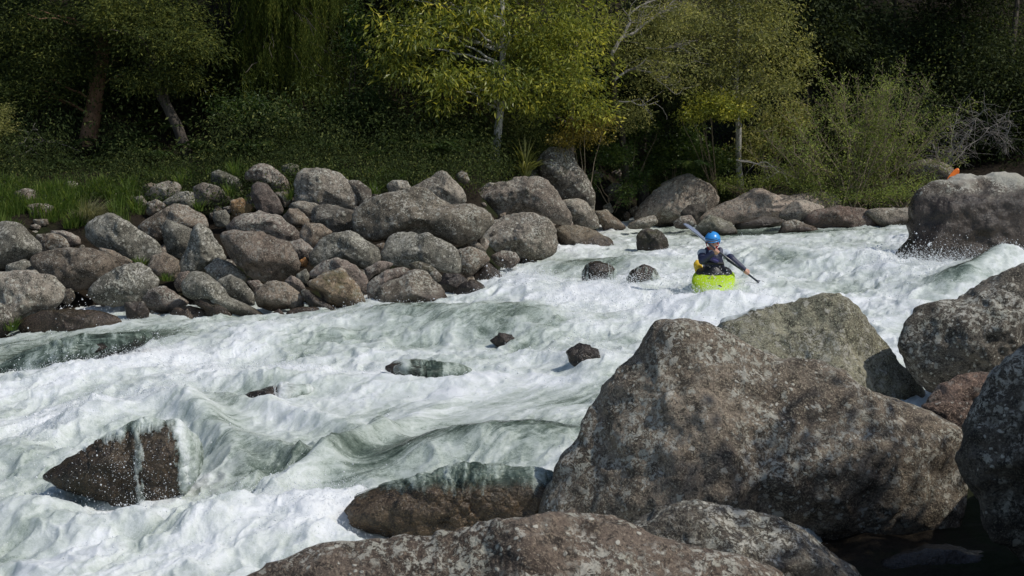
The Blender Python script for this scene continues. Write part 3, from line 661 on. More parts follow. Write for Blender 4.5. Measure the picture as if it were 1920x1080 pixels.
# thin sheets of water sliding over the rocks they cover: the surface follows each rock with a film on top
FV, FF, FA, FC, FL, FT = [], [], [], [], [], []
fn_ = len(W3)
def film(key, cover, fo, jig=.25, thick=.018):
    global fn_
    o = [x for x in bpy.data.objects if key in str(x.get('label', ''))][0]
    m = len(o.data.vertices)
    vv = np.empty(m * 3, np.float32); o.data.vertices.foreach_get('co', vv); vv = vv.reshape(-1, 3)
    nn = np.empty(m * 3, np.float32); o.data.vertices.foreach_get('normal', nn); nn = nn.reshape(-1, 3)
    tri = np.empty(len(o.data.polygons) * 3, np.int32); o.data.polygons.foreach_get('vertices', tri); tri = tri.reshape(-1, 3)
    p = vv + np.array(o.location)
    qx, qy = project(p[:, 0], p[:, 1], p[:, 2])
    q = np.stack([qx / 30., qy / 80., 0 * qx + 3.3], 1)
    j = noise(q) + .6 * noise(q * np.array([2.7, 1.9, 1]) + 5) + .45 * noise(q * np.array([6, 4, 1]) + 9) + .40 * noise(q * np.array([15, 11, 1]) + 2)
    c = cover(qx, qy) + jig * j
    ok = (c > -.05) & ((nn[:, 2] > -.1) | (nn[:, 1] < 0))
    keep = ok[tri].all(1)
    use = np.unique(tri[keep]); mp = np.full(m, -1); mp[use] = np.arange(len(use))
    pw = p + nn * (thick * np.clip(c, 0, 1) ** .5 * (1 + .5 * noise(q)) + .003)[:, None]
    FV.append(pw[use]); FF.append(mp[tri[keep]] + fn_); fn_ += len(use)
    FA.append((fo + .30 * j )[use]); FC.append(np.full(len(use), .8)); FT.append(np.clip(1.0 - c * 1.5 + .35 * j, 0, .95)[use])
    FL.append(np.stack([p[:, 0] * FD[0] - p[:, 2] * 1.1 - p[:, 1] * .5, p[:, 0] + .25 * p[:, 1] + .05 * j, 0 * qx], 1)[use])
lin = lambda x, a, b: (x - a) / (b - a)
film('ledge under a green tongue', lambda x, y: lin(y, 930 - .03 * (x - 700), 890 - .03 * (x - 700)), .22, .35)
film('water pouring over its top', lambda x, y: np.maximum(np.maximum(lin(x, 322 + .15 * (y - 850), 350), lin(y, 822 - .22 * (x - 250), 798 - .22 * (x - 250))), .35 - np.abs(x - 262 - .1 * (y - 850)) / 22), .48, .75)
film('under a glassy sheet of water', lambda x, y: .75 + 0 * x, .10, .9)
film('thin sheet of water, centre of the rapid', lambda x, y: lin(x, 755, 800), .30, .8)
film('small dark rock tip breaking the foam', lambda x, y: lin(x, 528, 560), .6, .8)
film('left of a pair above the foam', lambda x, y: .32 + 0 * x, .42, 1.0)
film('right of the pair, left of the kayak', lambda x, y: .38 + 0 * x, .42, 1.0)
film('washing its left shoulder', lambda x, y: np.where(x < 1490, lin(y - .40 * np.maximum(1450 - x, 0), 572, 556), -1.), .7, .7)
nc, nr = len(pxs), len(Yr)
I = (np.arange(nr - 1)[:, None] * nc + np.arange(nc - 1)[None]).ravel()
water = link('river_water', mesh('river_water', np.concatenate([W3] + FV), [np.stack([I, I + 1, I + nc + 1, I + nc], 1)] + FF, True,
             {'foam': np.concatenate([foam] + FA), 'stretch': np.concatenate([calm] + FC), 'clear': np.concatenate([0 * calm] + FT), 'flow': np.concatenate([np.stack([fs, ft2, 0 * fs], 1)] + FL)}), WATER)
tag(water, kind='structure')

# flying drops: tiny low-poly beads, denser at crests and where the water strikes rock
rs = np.random.default_rng(21)
infr = (ppx > -60) & (ppx < 1980) & (ppy > 425) & (ppy < 1100)
area = (wy ** 2)                                    # vertices are denser near the camera
hot = gs([(990, 550, 50, 20, 3), (1180, 560, 70, 18, 3), (1320, 575, 80, 20, 4), (1700, 520, 60, 20, 4), (1800, 500, 70, 14, 4), (720, 600, 60, 14, 2.5), (150, 690, 110, 22, 2.5, -10),
          (250, 800, 140, 18, 3, -15), (230, 955, 150, 12, 3), (330, 700, 180, 18, 2), (780, 985, 160, 12, 2.5), (1100, 660, 40, 30, 2.5), (1060, 600, 60, 20, 2), (450, 1000, 180, 30, 1.2), (60, 900, 90, 50, 1.2), (560, 720, 60, 10, 1.5)])
wgt = np.where(infr, (.30 + hot) * np.clip(foam - .35, .02, 1) * np.clip(.3 + r2 + .6 * r3, .02, 2) * wy, 0); wgt /= wgt.sum()
ND = 95000
ix = rs.choice(len(wx), ND, p=wgt)
lift = rs.exponential(.04, ND) * (.4 + .4 * hot[ix]) + .004
pos = W3[ix] + np.stack([rs.normal(0, .03, ND), rs.normal(0, .05, ND), lift], 1)
rad = rs.lognormal(math.log(.0019), .45, ND) * (.55 + wy[ix] / 16)
# specks thrown in front of the big right-hand rock and the pour-over rock
def burst(px, py, sx, sy, Y, n, r):
    p = np.array([P(a, b, Y + c) for a, b, c in zip(rs.normal(px, sx, n), rs.normal(py, sy, n), rs.normal(0, .15, n))])
    return p, rs.lognormal(math.log(r), .5, n)
ex = [burst(1760, 492, 45, 9, 21.2, 800, .0036), burst(1850, 478, 60, 8, 20.9, 500, .0036), burst(1720, 480, 40, 16, 21.3, 90, .008), burst(230, 880, 60, 34, 10.0, 700, .0019), burst(130, 650, 90, 18, 19.2, 500, .0036),
      burst(1335, 520, 40, 14, 18.9, 120, .0034), burst(1095, 665, 26, 16, 15.8, 260, .005), burst(1140, 520, 60, 12, 23.8, 260, .006), burst(960, 530, 40, 14, 22.5, 220, .006), burst(120, 575, 60, 12, 21.0, 140, .006)]
pos = np.concatenate([pos] + [e[0] for e in ex]); rad = np.concatenate([rad] + [e[1] for e in ex])
ov = np.array([[1, 0, 0], [-1, 0, 0], [0, 1, 0], [0, -1, 0], [0, 0, 1], [0, 0, -1]], float)
of = np.array([[0, 2, 4], [2, 1, 4], [1, 3, 4], [3, 0, 4], [2, 0, 5], [1, 2, 5], [3, 1, 5], [0, 3, 5]])
st = np.stack([rs.uniform(.7, 1.5, len(rad)), rs.uniform(.7, 1.2, len(rad)), rs.uniform(.7, 1.4, len(rad))], 1)
V = (pos[:, None] + ov[None] * (rad[:, None] * st)[:, None]).reshape(-1, 3)
Fc = (of[None] + (np.arange(len(rad)) * 6)[:, None, None]).reshape(-1, 3)
tag(link('spray', mesh('spray', V, Fc), SPRAY), 'fine white drops flung up from the rapid', 'spray', kind='stuff')
# ------------------------------------------------------------------ vegetation
rv = np.random.default_rng(77)
BARK_BR = bark('red_brown_bark', (.17, .095, .055), (.34, .19, .11))
BARK_DK = bark('dark_bark', (.04, .033, .026), (.12, .098, .076))
BARK_PALE = bark('pale_lichened_bark', (.27, .26, .24), (.62, .60, .55), 1.4)
BARK_GREY = bark('grey_twig_bark', (.20, .18, .155), (.36, .33, .29))
BARK_TAN = bark('tan_stem_bark', (.15, .115, .07), (.30, .24, .16))
L_PINE = foliage_mat('dark_needle_leaves', (.020, .030, .011), (.055, .075, .020), (.18, .19, .045), .3, .7, .12)
L_RIMU = foliage_mat('weeping_needle_leaves', (.034, .050, .012), (.085, .115, .022), (.24, .24, .05), .4, .7, .12)
L_GOLD = foliage_mat('yellow_green_leaves', (.055, .082, .016), (.21, .235, .038), (.58, .51, .07), .4, .4, .4)
L_LIME = foliage_mat('fresh_yellow_leaves', (.065, .09, .02), (.25, .27, .048), (.54, .49, .08), .42, .5, .25)
L_OLIVE = foliage_mat('olive_leaves', (.08, .09, .032), (.24, .245, .082), (.45, .41, .14), .36, .55, .2)
L_WILL = foliage_mat('willow_leaves', (.075, .10, .03), (.22, .27, .075), (.40, .43, .13), .42, .55, .2)
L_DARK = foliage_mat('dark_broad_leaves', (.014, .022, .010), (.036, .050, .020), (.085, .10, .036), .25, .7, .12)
L_UNDER = foliage_mat('undergrowth_leaves', (.020, .030, .011), (.062, .086, .028), (.18, .19, .06), .34, .75, .1)
L_FERN = foliage_mat('fern_leaves', (.020, .038, .012), (.045, .078, .022), (.12, .15, .042), .35, .6, .2)
L_GRASS = foliage_mat('grass_blades', (.030, .058, .010), (.085, .14, .026), (.24, .28, .07), .4, .6, .2)
L_STRAW = foliage_mat('dry_tussock_blades', (.10, .10, .05), (.22, .22, .11), (.36, .33, .19), .3)
L_SHRUB = foliage_mat('fresh_shrub_leaves', (.022, .045, .012), (.060, .105, .022), (.14, .18, .04), .35)
L_GB = foliage_mat('golden_small_leaves', (.06, .055, .012), (.19, .15, .025), (.38, .29, .05), .35)
L_FLAX = foliage_mat('strap_leaves', (.06, .075, .02), (.17, .18, .05), (.34, .32, .11), .35)

def unit(a): return a / (np.linalg.norm(a, axis=1)[:, None] + 1e-9)
def leaf_quads(pos, axis, length, wr=.36, nrm=None, var=None):
    n = len(pos)
    if nrm is None: nrm = rv.normal(size=(n, 3)) + np.array([.25, -.2, .9])
    side = unit(np.cross(axis, nrm))
    up = unit(np.cross(side, axis))
    L = np.broadcast_to(length, (n,))[:, None]
    p0 = pos; m = pos + axis * L * .45 + up * L * .05; tip = pos + axis * L - up * L * .06
    a = m + side * L * wr * .5; b = m - side * L * wr * .5
    v = np.stack([p0, a, tip, b], 1).reshape(-1, 3)
    f = np.arange(4 * n).reshape(n, 4)
    return v, f, np.repeat(var if var is not None else rv.random(n), 4)
class Leaves:
    def __init__(s): s.v = []; s.f = []; s.a = []; s.n = 0
    def add(s, v, f, a): s.v.append(v); s.f.append(f + s.n); s.a.append(a); s.n += len(v)
    def build(s, name, mat, parent=None, loc=None):
        v = np.concatenate(s.v) - (np.zeros(3) if loc is None else np.asarray(loc))
        return link(name, mesh(name, v, np.concatenate(s.f), False, {'var': np.concatenate(s.a)}), mat, parent)
def EL(px, py, rx, ry, Y, rd): return (P(px, py, Y), np.array([rx * Y / F, rd, ry * Y / F]))
def crown(L, ells, ncl, per, leaf, wr=.36, cr=.30, droop=.5, flat=.6, shell=.45, tone=.0, ell_w=None):
    vol = np.array([e[1].prod() ** .8 for e in ells]) if ell_w is None else np.array(ell_w, float)
    which = rv.choice(len(ells), ncl, p=vol / vol.sum())
    c = np.array([e[0] for e in ells])[which]; r = np.array([e[1] for e in ells])[which]
    d = unit(rv.normal(size=(ncl, 3))); lump = 1 + .55 * noise(d * 2.2 + which[:, None] * 7.7 + L.n * .01); d = d * (rv.random(ncl) ** shell * lump)[:, None]
    cc = c + d * r
    sz = cr * rv.uniform(.5, 1.4, ncl)
    k = np.repeat(np.arange(ncl), per)
    off = rv.normal(size=(ncl * per, 3)) * np.array([1, 1, flat])
    p = cc[k] + off * sz[k][:, None] * .6
    ax = unit(off * .8 + rv.normal(size=off.shape) * .6 + np.array([0, 0, -droop]))
    var = np.clip(rv.normal(.44 + tone, .24, ncl)[k] + rv.normal(0, .18, len(k)), 0, 1)
    L.add(*leaf_quads(p, ax, leaf * rv.uniform(.45, 1.45, len(k)), wr, var=var))
    return cc
def wob(pts, n, amp):
    pts = np.asarray(pts, float); t = np.linspace(0, 1, len(pts)); tt = np.linspace(0, 1, n)
    q = np.stack([np.interp(tt, t, pts[:, i]) for i in range(3)], 1)
    ph = rv.uniform(0, 50)
    w = np.stack([noise(np.stack([tt * 4 + ph, 0 * tt + i * 9, 0 * tt], 1)) for i in range(3)], 1)
    return q + w * amp * np.minimum(1, tt * 6)[:, None]
def limb_to(mb, a, b, r0, r1, n=9, amp=.12, sag=.0):
    a = np.asarray(a); b = np.asarray(b)
    mid = (a + b) / 2 + np.array([0, 0, sag])
    t = np.linspace(0, 1, n)[:, None]
    pts = (1 - t) ** 2 * a + 2 * t * (1 - t) * mid + t * t * b
    ph = rv.uniform(0, 50); tt = t[:, 0]
    pts = pts + np.stack([noise(np.stack([tt * 3.5 + ph, 0 * tt + i * 9, 0 * tt], 1)) for i in range(3)], 1) * amp * np.minimum(1, tt * 5)[:, None]
    mb.tube(pts, np.linspace(r0, r1, n), 6)
    return pts
def tree(name, label, trunk, rads, bmat, lmat, spec, group='trees on the far bank', cat='tree', limbs=14, leaf=.1, per=30, ncl=800, wr=.36, cr=.3, droop=.5, upper=None, tone=0., flat=.6, limb_r=.035, shell=.45, base_down=.5):
    tp = [P(*q) for q in trunk]; tp[0] = tp[0] - np.array([0, 0, base_down])
    base = tp[0] + np.array([0, 0, base_down])
    root = empty(name, base, label, cat, group)
    mb = MB(); pts = wob(tp, 16, .08); rr = np.interp(np.linspace(0, 1, 16), np.linspace(0, 1, len(rads)), rads); rr[0] *= 1.35; rr[1] *= 1.12
    mb.tube(pts, rr, 10)
    L = Leaves()
    cc = crown(L, spec, int(ncl * .8), per, leaf, wr, cr * 1.15, droop, flat, tone=tone, shell=shell)
    if upper: crown(L, upper, 420, 16, leaf * 2.6, .5, .7, droop, .6)
    for q in cc[rv.choice(len(cc), min(limbs, len(cc)), replace=False)]:
        d = np.abs(pts[:, 2] - (q[2] - .5)).argmin(); d = max(4, min(15, d))
        limb_to(mb, pts[d], q, min(limb_r, rr[d] * .7), .006, sag=.15)
    mb.build('trunk', bmat, root, loc=base)
    L.build('crown', lmat, root, loc=base)
    return root, pts

# dense far undergrowth on the slope: one uncountable mass
n = 5200
ux = rv.uniform(-26, 26, n); uy = np.concatenate([rv.uniform(0, 4.5, n // 2), rv.uniform(3, 18, n - n // 2)])
upx = 960 + F * ux / 33
uy = np.interp(np.clip(upx, -420, 2420), WLx, WLy) + 6.6 + uy + 1.2 * (upx > 1100)
uz = ground(ux, uy) + np.where(uy < 34, rv.random(n) ** 1.5 * 1.4, rv.random(n) * 3.5)
nl_ = 4200
lx = rv.uniform(-15, 6, nl_); ly = np.interp(np.clip(960 + F * lx / 28, -420, 2420), WLx, WLy) + rv.uniform(4.6, 8.8, nl_)
ux = np.concatenate([ux, lx]); uy = np.concatenate([uy, ly]); uz = np.concatenate([uz, ground(lx, ly) + rv.random(nl_) ** 2 * (.18 + .9 * sstep(5.6, 8.4, ly - np.interp(np.clip(960 + F * lx / 28, -420, 2420), WLx, WLy)))]); usc = np.concatenate([np.ones(n), np.full(nl_, .42)]); n += nl_
cpx = 960 + F * ux / uy
keep = ~(((cpx > 128) & (cpx < 205) | (cpx > 268) & (cpx < 400)) & (uy < 31.2) & (uz - ground(ux, uy) > .15))
keep &= (usc > .9) | (noise(np.stack([ux * .8, uy * .8, 0 * ux + 3], 1)) > -.5)
ux, uy, uz, usc = ux[keep], uy[keep], uz[keep], usc[keep]; n = len(ux)
k = np.repeat(np.arange(n), 48)
off = rv.normal(size=(len(k), 3)) * np.array([.5, .5, .26]) * usc[k][:, None]
pp = np.stack([ux, uy, uz], 1)[k] + off
ax = unit(off + rv.normal(size=off.shape) * .4 + np.array([0, 0, -.45]))
Lv = Leaves(); Lv.add(*leaf_quads(pp, ax, .09 * (.45 + .55 * usc[k]) * rv.uniform(.5, 1.4, len(k)), .4, var=np.clip(rv.normal(.36, .24, n)[k] + rv.normal(0, .16, len(k)), 0, 1)))
tag(Lv.build('undergrowth', L_UNDER), 'dark leafy undergrowth covering the forest slope behind the trees', 'undergrowth', kind='stuff')

# left: dark needle trees
tree('podocarp_tree', 'dark needle-leaved tree with a thick reddish brown trunk at the far left', [(152, 335, 30), (168, 250, 30), (185, 150, 30.2), (200, 40, 30.4), (215, -300, 30.6)], [.24, .20, .17, .14, .06], BARK_BR, L_PINE,
     [EL(70, 60, 140, 80, 29.6, 1.6), EL(230, 40, 150, 70, 30, 1.8), EL(50, 170, 90, 45, 29.4, 1.2), EL(120, 130, 110, 50, 29.6, 1.4)], leaf=.085, per=44, ncl=900, wr=.3, cr=.34, flat=.4, upper=[EL(120, -330, 330, 200, 30.5, 3.0)])
tree('podocarp_tree', 'dark needle tree on a thin trunk leaning to the left, with lit yellow-green branch tips', [(372, 333, 29), (335, 240, 29), (298, 175, 29.2), (275, 60, 29.4), (262, -250, 29.8)], [.13, .12, .11, .09, .04], BARK_DK, L_PINE,
     [EL(300, 60, 110, 55, 28.6, 1.3), EL(345, 95, 70, 30, 28.2, 1.0), EL(250, 20, 100, 40, 28.5, 1.2), EL(300, 150, 90, 30, 28.8, 1.)], leaf=.085, per=44, ncl=620, wr=.3, cr=.32, flat=.35, tone=.12, upper=[EL(300, -330, 260, 190, 30, 2.6)])
# weeping tree
base = P(512, 335, 31)
root = empty('weeping_tree', base, 'weeping needle tree whose green strands hang like curtains, left of centre', 'tree', 'trees on the far bank')
mb = MB(); pts = wob([base - [0, 0, .4], P(508, 100, 31), P(500, -300, 31)], 14, .06); mb.tube(pts, np.linspace(.22, .10, 14), 10)
strands = []
for k in range(120):
    e = P(rv.uniform(420, 665), rv.uniform(-170, 150), rv.uniform(28.8, 31.8))
    a = pts[min(13, max(4, np.abs(pts[:, 2] - e[2] - .6).argmin()))]
    br = limb_to(mb, a, e, .03, .006, 9, .15, .35)
    for q in br[3:]:
        for _ in range(7): strands.append(q + rv.normal(0, .14, 3) * [1, 1, .4])
Lr = Leaves()
for s0 in strands:
    ln = rv.uniform(.35, 1.15); m = int(ln / .035); t = np.linspace(0, 1, m)
    sway = rv.normal(0, .10, 2)
    p = s0 + np.stack([sway[0] * t, sway[1] * t, -ln * t], 1) + rv.normal(0, .013, (m, 3))
    ax = unit(np.stack([rv.normal(0, .38, m), rv.normal(0, .38, m), -np.ones(m)], 1))
    Lr.add(*leaf_quads(p, ax, .085, .17, var=np.clip(rv.normal(.42, .2) + rv.normal(0, .15, m), 0, 1)))
crown(Lr, [EL(520, -280, 230, 170, 31, 3)], 420, 16, .24, .4, .7)
mb.build('trunk', BARK_DK, root, loc=base); Lr.build('crown', L_RIMU, root, loc=base)
# dead drooping branch lit along its edge at the right of the weeping tree
tree('broadleaf_tree', 'sunlit yellow-green broadleaf tree on a slim white trunk', [(926, 338, 29.2), (930, 280, 29.2), (940, 190, 29.2), (944, 90, 29.3), (935, -150, 29.5)], [.115, .10, .09, .07, .03], BARK_PALE, L_GOLD,
     [EL(775, 70, 95, 55, 28.6, 1.2), EL(850, 145, 105, 50, 28.4, 1.1), EL(880, 40, 100, 50, 29, 1.3), EL(940, 165, 70, 40, 28.6, 1.0), EL(735, 120, 40, 40, 28.7, .8), EL(820, 195, 40, 20, 28.3, .6), EL(830, -40, 150, 60, 29.4, 1.5)], leaf=.14, per=16, ncl=1000, wr=.3, cr=.26, droop=1.0, limbs=26  , shell=.6)
tree('broadleaf_tree', 'bright yellow-green fine-leaved tree just right of the white-trunked one', [(1072, 335, 30), (1066, 240, 30), (1074, 130, 30), (1085, 20, 30.2), (1090, -150, 30.4)], [.11, .10, .085, .06, .03], BARK_DK, L_LIME,
     [EL(1060, 60, 100, 75, 29.3, 1.3), EL(1070, 150, 95, 60, 29, 1.2), EL(1110, 205, 40, 30, 28.9, .7), EL(990, 100, 60, 60, 29.2, 1.0), EL(1010, 195, 50, 25, 28.9, .7), EL(1050, -50, 130, 70, 30, 1.5)], leaf=.105, per=26, ncl=1000, wr=.32, cr=.25, droop=.8, limbs=18  , shell=.55)
def shrub(name, label, bx, by, Y, spec, lmat, bmat=BARK_TAN, stems=7, leaf=.07, per=22, ncl=160, wr=.4, cr=.16, droop=.2, tone=0., group='shrubs on the far bank'):
    g = P(bx, by, Y); g[2] = ground_z(g)
    root = empty(name, g, label, 'shrub', group)
    L = Leaves(); cc = crown(L, spec, ncl, per, leaf, wr, cr, droop, .7, tone=tone)
    mb = MB()
    for q in cc[rv.choice(len(cc), min(stems, len(cc)), replace=False)]: limb_to(mb, g + rv.normal(0, .05, 3), q, .018, .004, 8, .06, .1)
    mb.build('stems', bmat, root, loc=g); L.build('foliage', lmat, root, loc=g)
    return root
shrub('golden_shrub', 'small golden-leaved shrub behind the tall dark boulder', 1095, 330, 29.6, [EL(1095, 245, 50, 26, 29.2, .5), EL(1055, 265, 28, 14, 29.1, .4), EL(1125, 222, 26, 18, 29.2, .4)], L_GB, ncl=230, leaf=.06)
# grey-limbed tree, bare pale limbs traced one by one
base = P(1178, 338, 32.6)
root = empty('grey_limbed_tree', base, 'thin olive tree with bare pale grey limbs reaching up right', 'tree', 'trees on the far bank')
mb = MB()
def lim(pts, r0, r1, Y=29.9, part=True):
    mb = MB() if part else TW
    mb.tube(wob([P(a, b, Y + .004 * (a - 1180)) for a, b in pts], 12, .04), np.linspace(r0, r1, 12), 7)
    if part: LP.extend(mb.v[0][::7][3:]); mb.build('limb', BARK_GREY, root, loc=base)
TW = MB(); LP = []
mb.tube(wob([base - [0, 0, .4], P(1166, 260, 32), P(1152, 170, 31), P(1146, 100, 29.9)], 12, .05), np.linspace(.10, .055, 12), 8)
mb.build('trunk', BARK_DK, root, loc=base); mb = MB()
lim([(1146, 104), (1160, 78), (1172, 62), (1182, 40)], .05, .035); lim([(1182, 40), (1178, 30), (1200, 10), (1240, -4)], .03, .012)
lim([(1165, 72), (1190, 60), (1210, 44), (1240, 22), (1285, 8)], .038, .012); lim([(1240, 22), (1262, 4), (1290, -20)], .02, .008)
lim([(1190, 58), (1196, 45), (1206, 30)], .014, .005); lim([(1152, 150), (1172, 135), (1200, 122), (1212, 108)], .035, .012)
lim([(1185, 128), (1215, 135), (1240, 155), (1268, 178)], .02, .006); lim([(1160, 190), (1185, 192), (1205, 198), (1236, 190)], .016, .005)
lim([(1210, 90), (1240, 92), (1262, 85), (1300, 78)], .016, .005); lim([(1225, 112), (1255, 120), (1290, 124)], .014, .005)
for _ in range(70):
    q_ = LP[rv.integers(len(LP))]; a, b = project(*q_)
    g1 = rv.normal(-.5, .8); lim([(a, b), (a + 20 * math.cos(g1), b + 20 * math.sin(g1)), (a + rv.uniform(25, 55) * math.cos(g1 + .3), b + rv.uniform(25, 55) * math.sin(g1 + rv.normal(0, .4)))], .008, .0025, q_[1] - .004 * (a - 1180), False)
Lr = Leaves(); crown(Lr, [EL(1235, 110, 85, 80, 30.2, 1.1), EL(1180, 215, 40, 40, 30.4, .8), EL(1260, 30, 80, 50, 30.4, 1.2), EL(1150, 60, 30, 50, 30.2, .8)], 620, 26, .06, .4, .2, .4)
TW.build('branches', BARK_GREY, root, loc=base); Lr.build('crown', L_OLIVE, root, loc=base)
tree('olive_tree', 'rounded olive-green tree with a short pale trunk, right of the grey-limbed one', [(1389, 332, 33.4), (1384, 250, 33), (1378, 150, 32.4), (1385, 20, 32.2), (1390, -150, 32.4)], [.085, .075, .065, .05, .03], BARK_PALE, L_OLIVE,
     [EL(1345, 60, 80, 60, 31.4, 1.2), EL(1410, 80, 70, 60, 31.3, 1.3), EL(1440, 30, 60, 50, 31.6, 1.2), EL(1330, 150, 75, 40, 31.2, 1.0), EL(1450, 160, 60, 50, 31.3, 1.0), EL(1390, 190, 70, 30, 31, .9), EL(1380, -40, 130, 60, 31.8, 1.4), EL(1500, 110, 30, 60, 31.8, .8)], leaf=.085, per=30, ncl=1000, cr=.24, limbs=20  , shell=.55)
# twiggy grey patches
shrub('lime_shrub', 'bright lime-green shrub under the olive tree', 1345, 330, 33.4, [EL(1335, 195, 45, 22, 30.8, .5), EL(1370, 208, 40, 16, 30.8, .5), EL(1300, 215, 25, 18, 30.8, .4)], L_LIME, ncl=230, leaf=.075, tone=.1)
shrub('leafy_shrub', 'green leafy shrub between the tall dark boulder and the olive tree', 1262, 345, 34.0, [EL(1255, 280, 46, 30, 33.6, .5), EL(1292, 258, 30, 26, 33.6, .4), EL(1225, 308, 26, 16, 33.4, .4)], L_SHRUB, ncl=240, leaf=.085)
shrub('leafy_shrub', 'low leafy shrub over the white-speckled rocks', 1150, 340, 31.8, [EL(1150, 290, 42, 20, 31.6, .4), EL(1172, 362, 18, 22, 31.2, .2), EL(1108, 335, 12, 18, 31.2, .2), EL(1195, 335, 20, 16, 31.6, .3)], L_SHRUB, ncl=190, leaf=.07)
shrub('leafy_shrub', 'mid-green shrub at the foot of the grey-limbed tree', 1180, 330, 33, [EL(1175, 245, 45, 34, 32.6, .6), EL(1215, 225, 40, 26, 32.8, .6)], L_SHRUB, ncl=230, leaf=.08)
shrub('leafy_shrub', 'olive shrub filling the gap left of the willow thicket', 1435, 335, 33.8, [EL(1435, 255, 55, 36, 33.4, .7), EL(1480, 225, 50, 36, 33.6, .7), EL(1400, 290, 40, 22, 33.2, .5)], L_OLIVE, ncl=330, leaf=.07, tone=.05)
shrub('leafy_shrub', 'fresh green shrub above the gap between the broad sloping boulder and the saddle-shaped one', 1330, 345, 33.6, [EL(1335, 300, 50, 28, 33.2, .5), EL(1300, 325, 24, 14, 33, .4)], L_SHRUB, ncl=200, leaf=.07, tone=.08)
shrub('leafy_shrub', 'dark green shrub beneath the weeping tree with glossy leaves', 490, 330, 29.4, [EL(470, 205, 75, 26, 29.0, .6), EL(520, 225, 50, 22, 29.0, .5)], L_SHRUB, BARK_DK, ncl=150, leaf=.09, tone=-.15)
shrub('leafy_shrub', 'small-leaved grey-green shrub cut by the left edge of the frame', -20, 300, 27.5, [EL(-10, 225, 32, 34, 27.4, .5)], L_OLIVE, ncl=170, leaf=.045)
shrub('leafy_shrub', 'wispy grey-green shrub left of the blunt-peaked tan boulder', 792, 348, 28.2, [EL(790, 338, 22, 16, 28.2, .25), EL(812, 318, 14, 10, 28.3, .2)], L_SHRUB, ncl=60, leaf=.05)
shrub('leafy_shrub', 'mid-green shrub at the foot of the dark tree, under the weeping strands', 650, 330, 29.8, [EL(640, 210, 40, 26, 29.6, .5), EL(690, 190, 40, 40, 29.9, .6), EL(668, 60, 24, 60, 30, .6)], L_SHRUB, BARK_DK, ncl=200, leaf=.1, tone=-.1)
# willow thicket
base = P(1600, 388, 31); base[2] = ground_z(base)
root = empty('willow_thicket', base, 'many-stemmed pale green willow thicket on the far bank, right', 'shrub', 'shrubs on the far bank')
mb = MB(); Lr = Leaves()
tips = [(1690, 130), (1640, 125), (1750, 200), (1830, 190), (1580, 150), (1610, 165), (1540, 200), (1480, 215), (1430, 245), (1720, 165), (1770, 215), (1660, 170), (1410, 290), (1500, 250), (1800, 235), (1560, 220), (1620, 215), (1680, 215), (1740, 265), (1460, 280), (1520, 230), (1600, 245), (1650, 240), (1700, 250)]
tips += [(rv.uniform(1500, 1760), rv.uniform(120, 230)) for _ in range(26)] + [(rv.uniform(1400, 1800), rv.uniform(225, 330)) for _ in range(34)]
for a, b in tips:
    s = P(rv.normal(1600, 34), 392, 31 + rv.normal(0, .5)); s[2] = ground_z(s) - .1
    e = P(a, b, 31 + rv.normal(0, .7))
    br = limb_to(mb, s, e, .018, .003, 14, .10, .25)
    tw = []
    for q in br[4:]:
        for _ in range(3):
            t2 = q + rv.normal(0, .17, 3) + [0, 0, .10]
            mb.tube(np.stack([q, (q + t2) / 2 + rv.normal(0, .02, 3), t2]), [.005, .004, .002], 4, False); tw.append(t2); tw.append((q + t2) / 2)
        tw.append(q)
    tw = np.array(tw); k = np.repeat(np.arange(len(tw)), 4)
    p = tw[k] + rv.normal(0, .06, (len(k), 3))
    ax = unit(rv.normal(size=p.shape) * .7 + np.array([0, 0, .5]))
    Lr.add(*leaf_quads(p, ax, .065 * rv.uniform(.5, 1.4, len(k)), .33, var=np.clip(rv.normal(.45, .15) + rv.normal(0, .2, len(k)), 0, 1)))
mb.build('stems', BARK_TAN, root, loc=base); Lr.build('foliage', L_WILL, root, loc=base)
shrub('willow_bush', 'low willow bush above the saddle-shaped boulder', 1420, 372, 33.2, [EL(1400, 342, 60, 16, 33, .5), EL(1470, 328, 60, 22, 33, .5), EL(1350, 345, 40, 14, 32.8, .4)], L_WILL, ncl=190, leaf=.055, stems=24, tone=-.08)
shrub('willow_bush', 'low willow bush beside the huge right-hand rock', 1690, 388, 29.8, [EL(1690, 362, 40, 22, 29.8, .5), EL(1640, 370, 50, 18, 30, .5), EL(1730, 345, 24, 20, 29.9, .4)], L_WILL, ncl=180, leaf=.05, stems=24, tone=-.1)
shrub('willow_bush', 'low willow bush at the centre foot of the willow thicket', 1560, 388, 30.6, [EL(1560, 365, 50, 20, 30.4, .5), EL(1510, 345, 40, 22, 30.6, .5)], L_WILL, ncl=150, leaf=.05, stems=20, tone=-.08)
# dark forest behind right
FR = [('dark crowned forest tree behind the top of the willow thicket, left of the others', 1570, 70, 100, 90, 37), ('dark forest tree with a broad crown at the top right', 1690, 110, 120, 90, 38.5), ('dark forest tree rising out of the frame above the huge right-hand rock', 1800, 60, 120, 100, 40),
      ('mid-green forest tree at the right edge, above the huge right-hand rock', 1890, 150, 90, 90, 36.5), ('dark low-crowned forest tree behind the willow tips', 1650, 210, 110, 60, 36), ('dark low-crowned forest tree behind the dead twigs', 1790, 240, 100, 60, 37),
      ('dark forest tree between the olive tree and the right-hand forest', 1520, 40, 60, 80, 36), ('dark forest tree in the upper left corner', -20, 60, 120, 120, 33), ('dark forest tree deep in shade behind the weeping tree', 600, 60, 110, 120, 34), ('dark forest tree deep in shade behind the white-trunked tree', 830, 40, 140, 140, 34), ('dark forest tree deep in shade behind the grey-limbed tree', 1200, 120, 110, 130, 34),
      ('dark forest tree in shade behind the leaning trunk', 330, 130, 140, 110, 33.5)]
